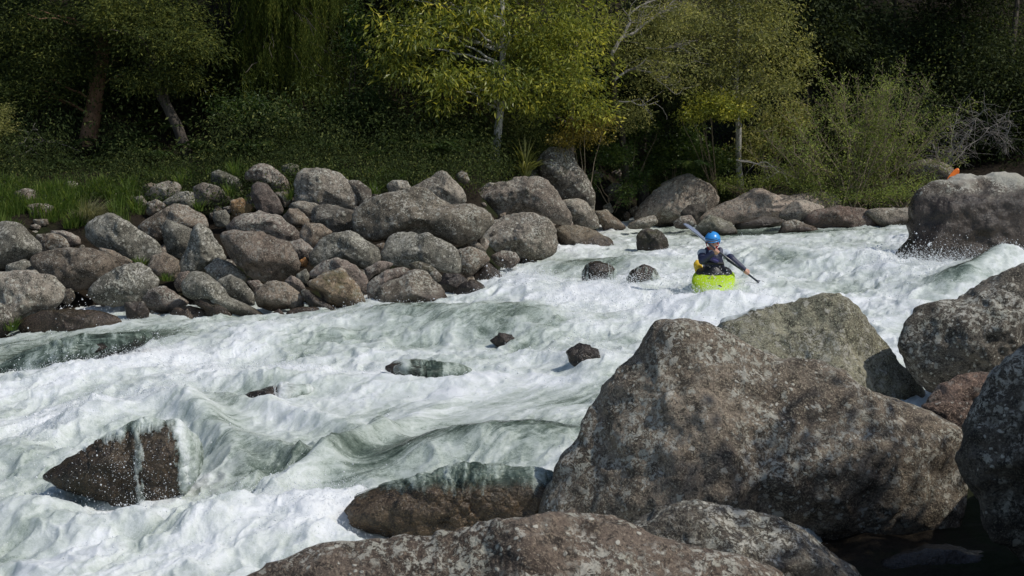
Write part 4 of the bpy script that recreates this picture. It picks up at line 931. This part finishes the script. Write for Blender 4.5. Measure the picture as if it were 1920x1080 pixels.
for lab, cx, cy, rx, ry, Y in FR:
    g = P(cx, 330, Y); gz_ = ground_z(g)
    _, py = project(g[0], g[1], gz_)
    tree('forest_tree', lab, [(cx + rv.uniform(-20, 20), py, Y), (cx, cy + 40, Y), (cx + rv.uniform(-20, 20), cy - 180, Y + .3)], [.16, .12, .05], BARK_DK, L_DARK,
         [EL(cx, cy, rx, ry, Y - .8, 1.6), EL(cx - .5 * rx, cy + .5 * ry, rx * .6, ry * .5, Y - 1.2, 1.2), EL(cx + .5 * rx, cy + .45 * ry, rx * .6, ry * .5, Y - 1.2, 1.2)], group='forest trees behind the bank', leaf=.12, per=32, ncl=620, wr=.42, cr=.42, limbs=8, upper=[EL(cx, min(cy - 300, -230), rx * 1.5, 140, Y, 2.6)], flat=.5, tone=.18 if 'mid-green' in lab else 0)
# dead grey twigs at right
def dead(name, label, bx, by, Y, ends, r=.018, sub=5, spread=26, mat=BARK_GREY):
    g = P(bx, by, Y); root = empty(name, g, label, 'dead branch', None)
    mb = MB()
    for a, b in ends:
        br = limb_to(mb, g, P(a, b, Y + rv.normal(0, .4)), r, .004, 12, .14, .12)
        for q in br[3:]:
            for _ in range(sub):
                t2 = q + np.array([rv.normal(0, spread), 0, rv.normal(-4, spread * .7)]) * Y / F + rv.normal(0, .12, 3)
                limb_to(mb, q, t2, .005, .002, 5, .05, .03)
    mb.build('branches', mat, root, loc=g)
dead('dead_twigs', 'tangle of bare grey twigs hanging above the huge right-hand rock', 1770, 325, 33, [(1795, 250), (1850, 195), (1885, 215), (1745, 262), (1830, 225), (1800, 200)], sub=4, spread=24)
dead('dead_twigs', 'spray of bare grey twigs hanging at the right, near the frame edge', 1885, 290, 34, [(1868, 230), (1890, 235), (1850, 245), (1895, 210)], sub=4, spread=18)
dead('dead_branch', 'bare forked dead branch poking up at the far left under the dark trees', -5, 306, 28.2, [(118, 262), (72, 245), (60, 290)], r=.02, sub=1, spread=26)
dead('dead_branch', 'fallen bare stick across the foot of the willow thicket', 1380, 300, 30.2, [(1500, 336), (1470, 322)], r=.014, sub=1, spread=14)

# ferns, flax, tussock, grass
def fern(label, px, py, Y, n, ln, mat=L_FERN, tilt=.7):
    g = P(px, py, Y); g[2] = max(ground_z(g), g[2] - .25)
    L = Leaves()
    for k in range(n):
        az = 2 * np.pi * (k + rv.uniform(-.3, .3)) / n; l = ln * rv.uniform(.75, 1.2); m = 26; t = np.linspace(.06, 1, m)
        d = np.array([math.cos(az), math.sin(az)])
        p = np.stack([d[0] * l * t * .85, d[1] * l * t * .85, l * (tilt * 1.5 * t - 1.35 * tilt * t ** 2.2)], 1) + g
        tan = unit(np.gradient(p, axis=0)); sd = unit(np.cross(tan, np.array([0, 0, 1.0])))
        w = l * .20 * np.sin(np.pi * np.clip(t * .92 + .05, 0, 1)) ** .7
        v0 = rv.normal(.45, .2)
        for s in (-1, 1):
            ax = unit(sd * s + tan * .45 - np.array([0, 0, .18]))
            L.add(*leaf_quads(p, ax, w, .26, nrm=np.tile([[0, 0, 1.0]], (m, 1)) + rv.normal(0, .2, (m, 3)), var=np.clip(v0 + rv.normal(0, .12, m), 0, 1)))
    o = L.build('fern', mat, None, loc=g); o.location = g
    return tag(o, label, 'fern', 'ferns at the forest edge')
for lab, a, b, Y, n_, l_ in [('fern clump in the grass at the far left, under the forked dead branch', 92, 318, 27.6, 12, .75), ('fern at the left edge of the frame behind the grass', 25, 322, 27.8, 11, .7), ('fern hanging right of the reddish trunk', 205, 270, 29.2, 11, 1.0), ('fern in shade left of the leaning trunk', 255, 265, 29.4, 9, .9),
                             ('fern low between the reddish trunk and the leaning trunk', 190, 330, 28.2, 9, .6), ('fern left of the white trunk, higher of two', 872, 262, 29.8, 10, .95), ('fern left of the white trunk, lower of two', 862, 318, 29.0, 11, .75), ('fern under the weeping strands', 560, 245, 29.6, 9, .9), ('fern in the dark behind the largest pale back-row boulder', 720, 300, 30, 10, .8),
                             ('fern right of the leaning trunk base', 425, 300, 29.0, 9, .6), ('fern between the white trunk and the spiky plant', 955, 330, 28.9, 8, .45), ('fern on the bank above the broad sloping boulder', 1300, 300, 31, 10, .7)]:
    fern(lab, a, b, Y, n_, l_)
fp = [o for o in COL.objects if o.get('category') == 'fern']
for i in range(28):
    src = fp[i % 6]; o = src.copy(); COL.objects.link(o)
    px = rv.uniform(60, 870); g = onground(px, rv.uniform(305, 338)); g = g + np.array([0, rv.uniform(.2, 2.8), 0]); g[2] = ground_z(g) + .12
    o.location = g; o.rotation_euler = (rv.normal(0, .12), rv.normal(0, .12), rv.uniform(0, 6.28)); s_ = rv.uniform(.4, .85); o.scale = (s_, s_, s_ * rv.uniform(.9, 1.3))
    o['label'] = 'fern clump in the dim undergrowth behind the bank boulders'; o['group'] = 'ferns in the dim undergrowth'
def blades(L, c, n, ln, wid, spread, arch=.6, lean=None, base_r=.05):
    az = rv.uniform(0, 2 * np.pi, n); l = ln * rv.uniform(.55, 1.15, n); sp = spread * rv.uniform(.2, 1.1, n)
    d = np.stack([np.cos(az), np.sin(az), 0 * az], 1)
    b0 = np.asarray(c) + d * (base_r * rv.random(n))[:, None]
    side = np.stack([-np.sin(az + rv.normal(0, .6, n)), np.cos(az), 0 * az], 1)
    prev = None; seg = 5; V = []
    for i in range(seg + 1):
        t = i / seg
        p = b0 + d * (l * sp * t ** 1.4)[:, None] + np.array([0, 0, 1.0]) * (l * (t - arch * sp * t ** 2.4))[:, None]
        if lean is not None: p = p + np.asarray(lean) * (l * t * t)[:, None]
        w = (wid * (1 - t ** 2.0) + .0006)
        V.append(p + side * w); V.append(p - side * w)
    V = np.stack(V, 1); n2 = 2 * (seg + 1)
    f = np.concatenate([np.stack([np.arange(n) * n2 + 2 * i, np.arange(n) * n2 + 2 * i + 1, np.arange(n) * n2 + 2 * i + 3, np.arange(n) * n2 + 2 * i + 2], 1) for i in range(seg)])
    L.add(V.reshape(-1, 3), f, np.repeat(np.clip(rv.normal(.5, .22, n), 0, 1), n2))
L = Leaves(); g = P(985, 322, 28.6); blades(L, g - [0, 0, .1], 70, .82, .020, 1.0, .75, base_r=.08)
blades(L, g + [0, 0, .12], 30, .7, .018, .55, .5, base_r=.06)
o = L.build('spiky_plant', L_FLAX, None, loc=g); o.location = g; tag(o, 'spiky strap-leaved plant arching beside the white trunk', 'plant')
L = Leaves(); g = onground(168, 418); blades(L, g, 420, .62, .0045, .9, .8, lean=(.25, -.1, 0), base_r=.16)
o = L.build('tussock', L_STRAW, None, loc=g); o.location = g; tag(o, 'pale dry grass tussock leaning right in the left grass patch', 'tussock')
L = Leaves()
cnt = 0
while cnt < 700:
    px, py = rv.uniform(-60, 285), rv.uniform(352, 446)
    if noise(np.array([[px / 22., py / 16., 1.5]]))[0] < -.12 or px > 262: continue
    if py > 440 - .14 * px + 8 * math.sin(px * .06): continue
    g = onground(px, py); cnt += 1
    if 155 < px < 215 and 375 < py < 425: continue
    blades(L, g, 22, rv.uniform(.14, .46), .0065, .55, .6, base_r=.16)
for _ in range(90):
    px = rv.uniform(270, 760); g = onground(px, rv.uniform(322, 342)); blades(L, g, 12, rv.uniform(.12, .32), .006, .6, .6, base_r=.12)
tag(L.build('grass', L_GRASS), 'long green grass at the left edge of the forest', 'grass', kind='stuff')
for lab, px, py, s in [('grass tuft between the dark oval boulder and the leaning slab', 437, 372, .34), ('grass tuft in front of the large pale back-row boulder', 548, 378, .30), ('grass tuft right of the large pale back-row boulder', 705, 368, .32), ('grass tuft above the lumpy grey stone', 378, 400, .32),
                       ('grass tuft in the crack left of the pale squarish water-edge boulder', 33, 622, .28), ('grass tuft below the smooth brown boulder in the hollow', 322, 530, .18), ('grass tuft beside the white-crusted lichen boulder', 272, 502, .24), ('grass tuft at the tree line above the dark pale-rimmed boulder', 446, 335, .5), ('grass tuft behind the low-ridged pale boulder', 345, 350, .34)]:
    L = Leaves(); g = onground(px, py); g = g + np.array([0, -.25, .05]); blades(L, g, 60, s, .006, .75, .6, base_r=.12)
    o = L.build('grass_tuft', L_GRASS, None, loc=g); o.location = g; tag(o, lab, 'grass tuft', 'grass tufts among the boulders')

# unseen tree added past the right frame edge to shade the right-hand foreground
def shade_tree():
    base = np.array([8.6, 5.4, 0.0]); base[2] = ground_z(base)
    root = empty('unseen_shade_tree', base, 'unseen leafy tree added on the near bank beyond the right edge for its shade', 'tree')
    mb = MB(); top = np.array([7.1, 6.0, 7.3]); mb.tube(wob([base - [0, 0, .3], (base + top) / 2 + [.2, 0, .3], top], 12, .12), np.linspace(.2, .06, 12), 9)
    L = Leaves(); cc = crown(L, [(np.array([6.95, 6.1, 6.3]), np.array([1.2, 1.1, 1.3]))], 200, 34, .13, .45, .45, .4, .6)
    for q in cc[:16]: limb_to(mb, top - [0, 0, 1.5], q, .04, .008)
    mb.build('trunk', BARK_DK, root, loc=base); L.build('crown', L_SHRUB, root, loc=base)
shade_tree()
# ------------------------------------------------------------------ kayak, paddler, paddle
KY = 20.2
def K(kx, ky, dy=0.0): return P(1200 + kx / 5.4, 380 + ky / 5.4, KY + dy)
LIME = simple('lime_plastic', (.45, .66, .012), .32, .08, 6)
BLACK = simple('black_neoprene', (.012, .012, .015), .5, .3, 40)
NAVY = simple('navy_cloth', (.018, .022, .055), .55, .3, 30, bump=.3)
PALEG = simple('pale_grey_cloth', (.42, .46, .50), .6, .15, 25, bump=.3)
SKIN = simple('skin', (.50, .27, .19), .5, .12, 30)
RED = simple('red_cloth', (.45, .03, .03), .6, .2, 30)
BLUE = simple('blue_helmet_shell', (.035, .27, .66), .28, .08, 8)
YELL = simple('yellow_cloth', (.75, .48, .02), .5, .12, 30, bump=.2)
CREAM = simple('cream_webbing', (.70, .66, .36), .6, .1, 60)
CARB = simple('dark_carbon', (.03, .035, .05), .3, .2, 50)
STEEL = simple('grey_blade_resin', (.17, .20, .27), .35, .15, 14)
ORNG = simple('orange_blade_plastic', (.80, .17, .008), .4, .08, 10)
EYE = simple('dark_eye', (.02, .015, .012), .2)
LIP = simple('lips', (.36, .12, .10), .5)
def capsule(bm, a, b, ra, rb, seg=14):
    a = Vector(a); b = Vector(b); d = b - a; L = d.length
    q = Vector((0, 0, 1)).rotation_difference(d.normalized() if L > 1e-6 else Vector((0, 0, 1)))
    rings = []; nn = 5
    prof = [(-ra * math.cos(t), ra * math.sin(t)) for t in np.linspace(0.05, math.pi / 2, nn)] + [(L + rb * math.sin(t), rb * math.cos(t)) for t in np.linspace(0, math.pi / 2 - .05, nn)]
    for z_, r_ in prof: rings.append([bm.verts.new(a + q @ Vector((r_ * math.cos(2 * math.pi * i / seg), r_ * math.sin(2 * math.pi * i / seg), z_))) for i in range(seg)])
    for r0, r1 in zip(rings, rings[1:]):
        for i in range(seg): bm.faces.new((r0[i], r0[(i + 1) % seg], r1[(i + 1) % seg], r1[i]))
    bm.faces.new(rings[0][::-1]); bm.faces.new(rings[-1])
def ellip(bm, c, r, rot=None, sub=3):
    m = Matrix.Translation(Vector(c)) @ (rot.to_4x4() if rot is not None else Matrix()) @ Matrix.Diagonal((*r, 1))
    bmesh.ops.create_icosphere(bm, subdivisions=sub, radius=1, matrix=m)
def fuse(name, bm, mat, parent, loc, voxel=.007, smooth=4):
    me = bpy.data.meshes.new(name); bm.to_mesh(me); bm.free()
    tmp = bpy.data.objects.new('tmp', me); COL.objects.link(tmp)
    r = tmp.modifiers.new('r', 'REMESH'); r.mode = 'VOXEL'; r.voxel_size = voxel; r.use_smooth_shade = True
    s = tmp.modifiers.new('s', 'SMOOTH'); s.iterations = smooth; s.factor = .5
    dg = bpy.context.evaluated_depsgraph_get()
    m2 = bpy.data.meshes.new_from_object(tmp.evaluated_get(dg)); m2.name = name
    bpy.data.objects.remove(tmp)
    m2.transform(Matrix.Translation(-Vector(loc)))
    m2.materials.clear()
    for p in m2.polygons: p.use_smooth = True
    return link(name, m2, mat, parent)
# body joints (traced in the photo, given depth)
hipc = K(748, 760, .05); belly = K(745, 655, .02); chest = K(742, 560, -.03); neck = K(738, 490, -.04); hd = K(735, 400, -.08)
shL, shR = K(628, 515, -.02), K(868, 520, .0)
elL, elR = K(632, 590, -.20), K(930, 575, -.16)
haL, haR = K(776, 492, -.26), K(1078, 706, -.22)
wrL, wrR = K(735, 512, -.25), K(1050, 672, -.21)
pa, pb = K(440, 218, -.30), K(1165, 778, -.20)                    # the two ends of the paddle in view
pax = (pb - pa) / np.linalg.norm(pb - pa)
person = empty('person', hipc, 'paddler in a blue helmet, pale shouldered dark top, leaning into a paddle stroke', 'person')
fw = np.array([-.20, -1.0, -.20]); fw /= np.linalg.norm(fw)       # where the kayak points
sd = np.cross(fw, [0, 0, 1.0]); sd /= np.linalg.norm(sd)          # (paddler's right, image left)
def hand(bm, h, wr):
    # palm beside the shaft, four fingers of unequal length curling round it, thumb from the side of the palm
    u = pax; toc = np.array([0, -1.0, .1]); toc -= u * toc.dot(u); toc /= np.linalg.norm(toc)
    n = np.cross(u, toc)
    if (wr - h).dot(n) < 0: n = -n
    pc = h + n * .030 - toc * .004
    capsule(bm, wr, pc, .026, .030); capsule(bm, pc - u * .026, pc + u * .026, .020, .018)
    for i, l in enumerate((.92, 1.0, .95, .78)):
        b = pc + u * (-.033 + .022 * i) + toc * .012
        c1 = h + u * (-.034 + .0225 * i) + toc * .030 * l + n * .008; c2 = h + u * (-.034 + .0225 * i) + toc * .020 * l - n * .024 * l; c3 = h + u * (-.034 + .0225 * i) - toc * .010 - n * .027 * l
        capsule(bm, b, c1, .010, .0095, 8); capsule(bm, c1, c2, .0095, .009, 8); capsule(bm, c2, c3, .009, .008, 8)
    t0 = pc - u * .040; t1 = h - u * .050 + n * .012 - toc * .018; t2 = h - u * .038 - n * .016 - toc * .022
    capsule(bm, t0, t1, .012, .011, 8); capsule(bm, t1, t2, .011, .009, 8)
bm = bmesh.new()
hdir = np.array([-.35, -.9, -.2]); hdir /= np.linalg.norm(hdir)
hs = np.cross(hdir, [0, 0, 1.0]); hs /= np.linalg.norm(hs); hu = np.cross(hs, hdir)
capsule(bm, hipc, belly, .155, .135); capsule(bm, belly, chest, .135, .15); capsule(bm, chest, neck, .13, .07); capsule(bm, shL, shR, .062, .062); capsule(bm, neck, hd - hu * .05, .055, .055)
for s, e, w in ((shL, elL, wrL), (shR, elR, wrR)): capsule(bm, s, e, .058, .046); capsule(bm, e, w, .046, .030)
for h, w in ((haL, wrL), (haR, wrR)): hand(bm, h, w)
for s in (-1, 1): kn = hipc + fw * .45 + sd * s * .15 - [0, 0, .06]; capsule(bm, hipc + sd * s * .09 - [0, 0, .08], kn, .075, .055); capsule(bm, kn, hipc + fw * .85 + sd * s * .10 - [0, 0, .07], .058, .04); capsule(bm, hipc + fw * .85 + sd * s * .10 - [0, 0, .07], hipc + fw * .95 + sd * s * .12 + [0, 0, .02], .035, .03)
M3 = Matrix((hs, -hdir, hu)).transposed()
ellip(bm, hd + hu * .02, (.078, .096, .108), M3); ellip(bm, hd + hdir * .028 - hu * .062, (.058, .062, .058), M3)
capsule(bm, hd + hdir * .088 + hu * .005, hd + hdir * .108 - hu * .028, .010, .015, 8); ellip(bm, hd + hdir * .074 + hu * .028, (.058, .02, .014), M3)
for s in (-1, 1): ellip(bm, hd + hs * s * .078 - hu * .01, (.012, .022, .032), M3)
fuse('body', bm, SKIN, person, hipc, .006, 3)
bm = bmesh.new()
for s in (-1, 1): ellip(bm, hd + hdir * .089 + hs * s * .031 + hu * .006, (.013, .008, .008), M3, 2)
def plain(name, bm, mat, parent, loc):
    me = bpy.data.meshes.new(name); bm.to_mesh(me); bm.free(); me.transform(Matrix.Translation(-Vector(loc)))
    for p in me.polygons: p.use_smooth = True
    return link(name, me, mat, parent)
plain('eyes', bm, EYE, person, hipc)
bm = bmesh.new(); ellip(bm, hd + hdir * .089 - hu * .058, (.026, .008, .008), M3, 2); plain('mouth', bm, LIP, person, hipc)
bm = bmesh.new(); capsule(bm, shL, shR, .078, .078); capsule(bm, chest, neck - [0, 0, .03], .155, .10); capsule(bm, belly, chest, .146, .158); capsule(bm, shL, (shL * .45 + elL * .55), .072, .064); capsule(bm, shR, (shR * .3 + elR * .7), .072, .062)
fuse('jacket', bm, PALEG, person, hipc, .008)
for s, e, w, f in ((shL, elL, wrL, .42), (shR, elR, wrR, .72)):
    bm = bmesh.new(); capsule(bm, s * (1 - f) + e * f, e, .071, .062); capsule(bm, e, w, .062, .043); fuse('sleeve', bm, NAVY, person, hipc, .008)
bm = bmesh.new(); capsule(bm, belly - [0, 0, .10], belly + [0, -.02, .02], .178, .172); capsule(bm, belly, chest - [0, .015, .01], .17, .150)
for s in (-1, 1): capsule(bm, chest + sd * s * .085 + [0, -.07, .05], chest + sd * s * .10 + [0, -.02, .13], .055, .045)
vest = fuse('buoyancy_vest', bm, NAVY, person, hipc, .008)
bm = bmesh.new(); capsule(bm, K(650, 610, -.18), K(840, 618, -.16), .022, .022, 8); fuse('waist_belt', bm, BLACK, vest, hipc, .007)
bm = bmesh.new(); capsule(bm, K(705, 560, -.20), K(775, 590, -.20), .035, .040, 8); fuse('chest_pocket', bm, simple('violet_cloth', (.05, .04, .17), .6), vest, hipc, .007)
bm = bmesh.new(); capsule(bm, neck + [0, 0, -.005], neck + hu * .055, .086, .074); fuse('collar', bm, RED, person, hipc, .007)
# helmet: shell cut open at the face, brim, ear pads, chin strap
bm = bmesh.new(); bmesh.ops.create_uvsphere(bm, u_segments=36, v_segments=20, radius=1)
hm = Matrix.Translation(Vector(hd + hu * .035 - hdir * .006)) @ M3.to_4x4() @ Matrix.Diagonal((.112, .132, .122, 1))
bmesh.ops.delete(bm, geom=[v for v in bm.verts if v.co.z < -.55 or (v.co.y < -.25 and v.co.z < .02)], context='VERTS')
bmesh.ops.transform(bm, matrix=hm, verts=bm.verts[:])
bmesh.ops.solidify(bm, geom=bm.faces[:], thickness=.012)
helm = plain('helmet', bm, BLUE, person, hipc)
mb = MB(); th = np.linspace(-1.35, 1.35, 15); c0 = hd + hu * .036 - hdir * .006
mb.tube(np.array([c0 + hdir * .142 * math.cos(t) + hs * .116 * math.sin(t) + hu * (.004 - .01 * math.cos(t)) for t in th]), .009, 7); mb.build('brim', BLUE, helm, loc=hipc)
mb = MB(); mb.tube(np.array([c0 + hdir * .134 * math.cos(t) + hs * .114 * math.sin(t) + hu * .045 for t in np.linspace(-.9, .9, 9)]), .006, 6); mb.build('vent_slot', BLACK, helm, loc=hipc)
mb = MB()
for s in (-1, 1): mb.tube(np.array([hd + hs * s * .098 + hu * .0 + hdir * .02, hd + hs * s * .09 - hu * .05 + hdir * .03, hd + hs * s * .05 - hu * .105 + hdir * .05, hd - hu * .118 + hdir * .055]), .009, 6)
mb.build('chin_strap', RED, helm, loc=hipc)
bm = bmesh.new(); ct = hd + hu * .165 - hdir * .0 + hs * .02
capsule(bm, ct - hdir * .02, ct + hdir * .025, .020, .020, 8); capsule(bm, ct - hu * .03, ct, .012, .012, 8); fuse('helmet_camera', bm, BLACK, helm, hipc, .005)
# spray skirt
mb = MB(); dk = K(748, 728, -.03)
mb.tube(np.array([dk + sd * .26 * math.cos(t) + fw * .36 * math.sin(t) + np.array([0, 0, .035]) for t in np.linspace(0, 2 * np.pi, 33)]), .022, 8, False)
rr = [(1.0, .0), (.8, .02), (.62, .05), (.5, .12)]; vv = []
for k_, h_ in rr: vv.append(np.array([dk + sd * .26 * k_ * math.cos(t) + fw * .36 * k_ * math.sin(t) + np.array([0, 0, h_ + .05]) for t in np.linspace(0, 2 * np.pi, 32, endpoint=False)]))
vv = np.concatenate(vv); ff = [[i * 32 + j, i * 32 + (j + 1) % 32, (i + 1) * 32 + (j + 1) % 32, (i + 1) * 32 + j] for i in range(3) for j in range(32)]
mb.add(vv, ff); mb.build('spray_skirt', BLACK, person, loc=hipc)
# kayak: short creek hull, bow towards the camera
kay = empty('kayak', dk, 'lime green whitewater kayak with its bow buried in foam', 'kayak')
upk = np.cross(sd, fw); upk = upk if upk[2] > 0 else -upk
ns_, nt = 41, 32; V = []
for i in range(ns_):
    s = -1.15 + 2.55 * i / (ns_ - 1); q = (s + 1.15) / 2.55
    w = .335 * max(.03, (math.sin(math.pi * min(1, max(0, q * .94 + .03)))) ** .55 * (1 - .5 * max(0, (q - .60) / .40) ** 1.2))
    dh = .02 + .03 * math.sin(math.pi * q) - .10 * max(0, (q - .72) / .28) ** 2 * 0 ; rock_ = .10 * max(0, (q - .47) / .53) ** 2.4 - .62 * max(0, (.47 - q) / .47) ** 1.3
    hb = .30 * max(.10, math.sin(math.pi * min(1, q * .92 + .04)) ** .6)
    for j in range(nt):
        a = 2 * math.pi * j / nt; cx, cz = math.cos(a), math.sin(a)
        sx = math.copysign(abs(cx) ** .75, cx); sz = math.copysign(abs(cz) ** .85, cz)
        zz = (sz * .10 + dh) if sz > 0 else (sz * hb + dh)
        V.append(dk + fw * s + sd * w * sx + upk * (zz - .085 + rock_ * .4))
Fk = [[i * nt + j, i * nt + (j + 1) % nt, (i + 1) * nt + (j + 1) % nt, (i + 1) * nt + j] for i in range(ns_ - 1) for j in range(nt)]
mb = MB(); mb.add(np.array(V), Fk)
for e in (0, ns_ - 1):
    c = np.array(V[e * nt:(e + 1) * nt]).mean(0); mb.add(np.vstack([V[e * nt:(e + 1) * nt], c]), [[j, (j + 1) % nt, nt] for j in range(nt)])
mb.build('hull', LIME, kay, loc=dk)
mb = MB(); mb.tube(np.array([dk + sd * .275 * math.cos(t) + fw * .38 * math.sin(t) + np.array([0, 0, .012]) for t in np.linspace(0, 2 * np.pi, 41)]), .020, 8, False); mb.build('cockpit_rim', BLACK, kay, loc=dk)
gl = dk + fw * .42 + upk * .05
mb = MB(); mb.tube(np.array([gl - sd * -.0 + sd * .07 - upk * .01, gl + sd * .03 + fw * .04 + upk * .055, gl - sd * .0 + fw * .03 + upk * .07, gl - sd * .04 + upk * .01 + fw * .05]), .010, 7); mb.build('grab_loop', CREAM, kay, loc=dk)
mb = MB(); c = dk + fw * .85 - sd * .12 + upk * .045; mb.tube(np.array([c - sd * .03, c + upk * .025, c + sd * .03]), .012, 7); mb.build('deck_handle', BLACK, kay, loc=dk)
# yellow bag behind the paddler
bm = bmesh.new(); c = K(600, 672, .22); capsule(bm, c - sd * .02 + [0, 0, -.08], c + sd * .03 + [0, 0, .07], .075, .065); capsule(bm, c + sd * .03 + [0, 0, .08], c + sd * .035 + [0, 0, .12], .045, .03)
bag = fuse('throw_bag', bm, YELL, None, c, .007); bag.location = c; tag(bag, 'yellow bag tucked behind the paddler on the kayak', 'bag')
# paddle
def blade(mb, root, tip, w, face, dish=.03):
    root = np.asarray(root); tip = np.asarray(tip); u = tip - root; l = np.linalg.norm(u); u /= l
    f = np.asarray(face, float); f -= u * f.dot(u); f /= np.linalg.norm(f); s = np.cross(u, f)
    prof = [(0, .10), (.08, .30), (.22, .72), (.42, .98), (.62, 1.0), (.80, .88), (.93, .58), (1.0, .16)]
    V = []; m = 9
    for sign in (1, -1):
        for t, k in prof:
            for j in range(m):
                a = -1 + 2 * j / (m - 1)
                V.append(root + u * l * t + s * a * w * k * .5 + f * (dish * (a * a) * k + sign * (.004 + .010 * math.exp(-(a / .18) ** 2) * (1 - t))))
    n = len(prof); fs_ = []
    for b in (0, n * m):
        for i in range(n - 1):
            for j in range(m - 1):
                q = [b + i * m + j, b + i * m + j + 1, b + (i + 1) * m + j + 1, b + (i + 1) * m + j]
                fs_.append(q if b else q[::-1])
    ring = [j for j in range(m)] + [i * m + m - 1 for i in range(1, n)] + [(n - 1) * m + j for j in range(m - 2, -1, -1)] + [i * m for i in range(n - 2, 0, -1)]
    for a_, b_ in zip(ring, ring[1:] + ring[:1]): fs_.append([a_, b_, b_ + n * m, a_ + n * m])
    mb.add(np.array(V), fs_)
pc = (pa + pb) / 2
pad = empty('paddle', pc, 'dark double-bladed paddle held across the paddler, one blade raised, one in the water', 'paddle')
ua = pa + pax * .50; lb = pb + pax * .02
mb = MB(); mb.tube(np.array([ua - pax * .05, pc, lb + pax * .03]), .0155, 10); mb.build('shaft', CARB, pad, loc=pc)
mb = MB(); blade(mb, ua - pax * .04, pa, .20, (.62, -.22, .6)); mb.build('blade', STEEL, pad, loc=pc)
mb = MB(); blade(mb, lb, lb + pax * .46, .19, (.1, -.5, .86)); mb.build('blade', CARB, pad, loc=pc)
# second paddle showing over the huge rock
a0, a1 = P(1776, 344, 25.5), P(1797, 316, 25.5); u = (a1 - a0) / np.linalg.norm(a1 - a0)
pad2 = empty('paddle', a0 - u * .5, 'paddle with an orange blade showing over the huge right-hand rock', 'paddle')
mb = MB(); blade(mb, a1 - u * .46, a1, .15, (.3, -.9, .3)); mb.build('blade', ORNG, pad2, loc=a0 - u * .5)
mb = MB(); mb.tube(np.array([a1 - u * .44, a1 - u * 1.2]), .0155, 10); mb.build('shaft', CARB, pad2, loc=a0 - u * .5)
# ------------------------------------------------------------------ light, sky, camera
SUN = np.array([.60, -.24, .77]); SUN /= np.linalg.norm(SUN)
el = math.asin(SUN[2]); az = math.atan2(SUN[0], SUN[1])
w = bpy.data.worlds.new('World'); scene.world = w; w.use_nodes = True
nt = w.node_tree; nt.nodes.clear()
sky = nt.nodes.new('ShaderNodeTexSky'); sky.sky_type = 'NISHITA'; sky.sun_disc = False
sky.sun_elevation = el; sky.sun_rotation = az
bg = nt.nodes.new('ShaderNodeBackground'); bg.inputs['Strength'].default_value = .13
wo = nt.nodes.new('ShaderNodeOutputWorld')
nt.links.new(sky.outputs[0], bg.inputs[0]); nt.links.new(bg.outputs[0], wo.inputs[0])
sl = bpy.data.lights.new('sun', 'SUN'); sl.energy = 3.4; sl.angle = R(.5); sl.color = (1, .955, .88)
so = bpy.data.objects.new('sun', sl); COL.objects.link(so)
so.rotation_euler = Vector(-SUN).to_track_quat('-Z', 'Y').to_euler(); so.location = (10, -5, 30)
cam = bpy.data.cameras.new('camera'); co = bpy.data.objects.new('camera', cam); COL.objects.link(co)
co.location = (0, 0, CAMZ); co.rotation_euler = (math.pi / 2 - PIT, 0, 0)
cam.sensor_width = 36; cam.lens = F / 1920 * 36; cam.clip_end = 600; cam.clip_start = .05
cam.dof.use_dof = True; cam.dof.focus_distance = 19; cam.dof.aperture_fstop = 9
scene.camera = co
vs = scene.view_settings; vs.view_transform = 'Standard'; vs.look = 'None'; vs.exposure = -.14; vs.gamma = 1; vs.use_curve_mapping = False
scene.cycles.max_bounces = 6; scene.cycles.diffuse_bounces = 3; scene.cycles.glossy_bounces = 2; scene.cycles.transmission_bounces = 3
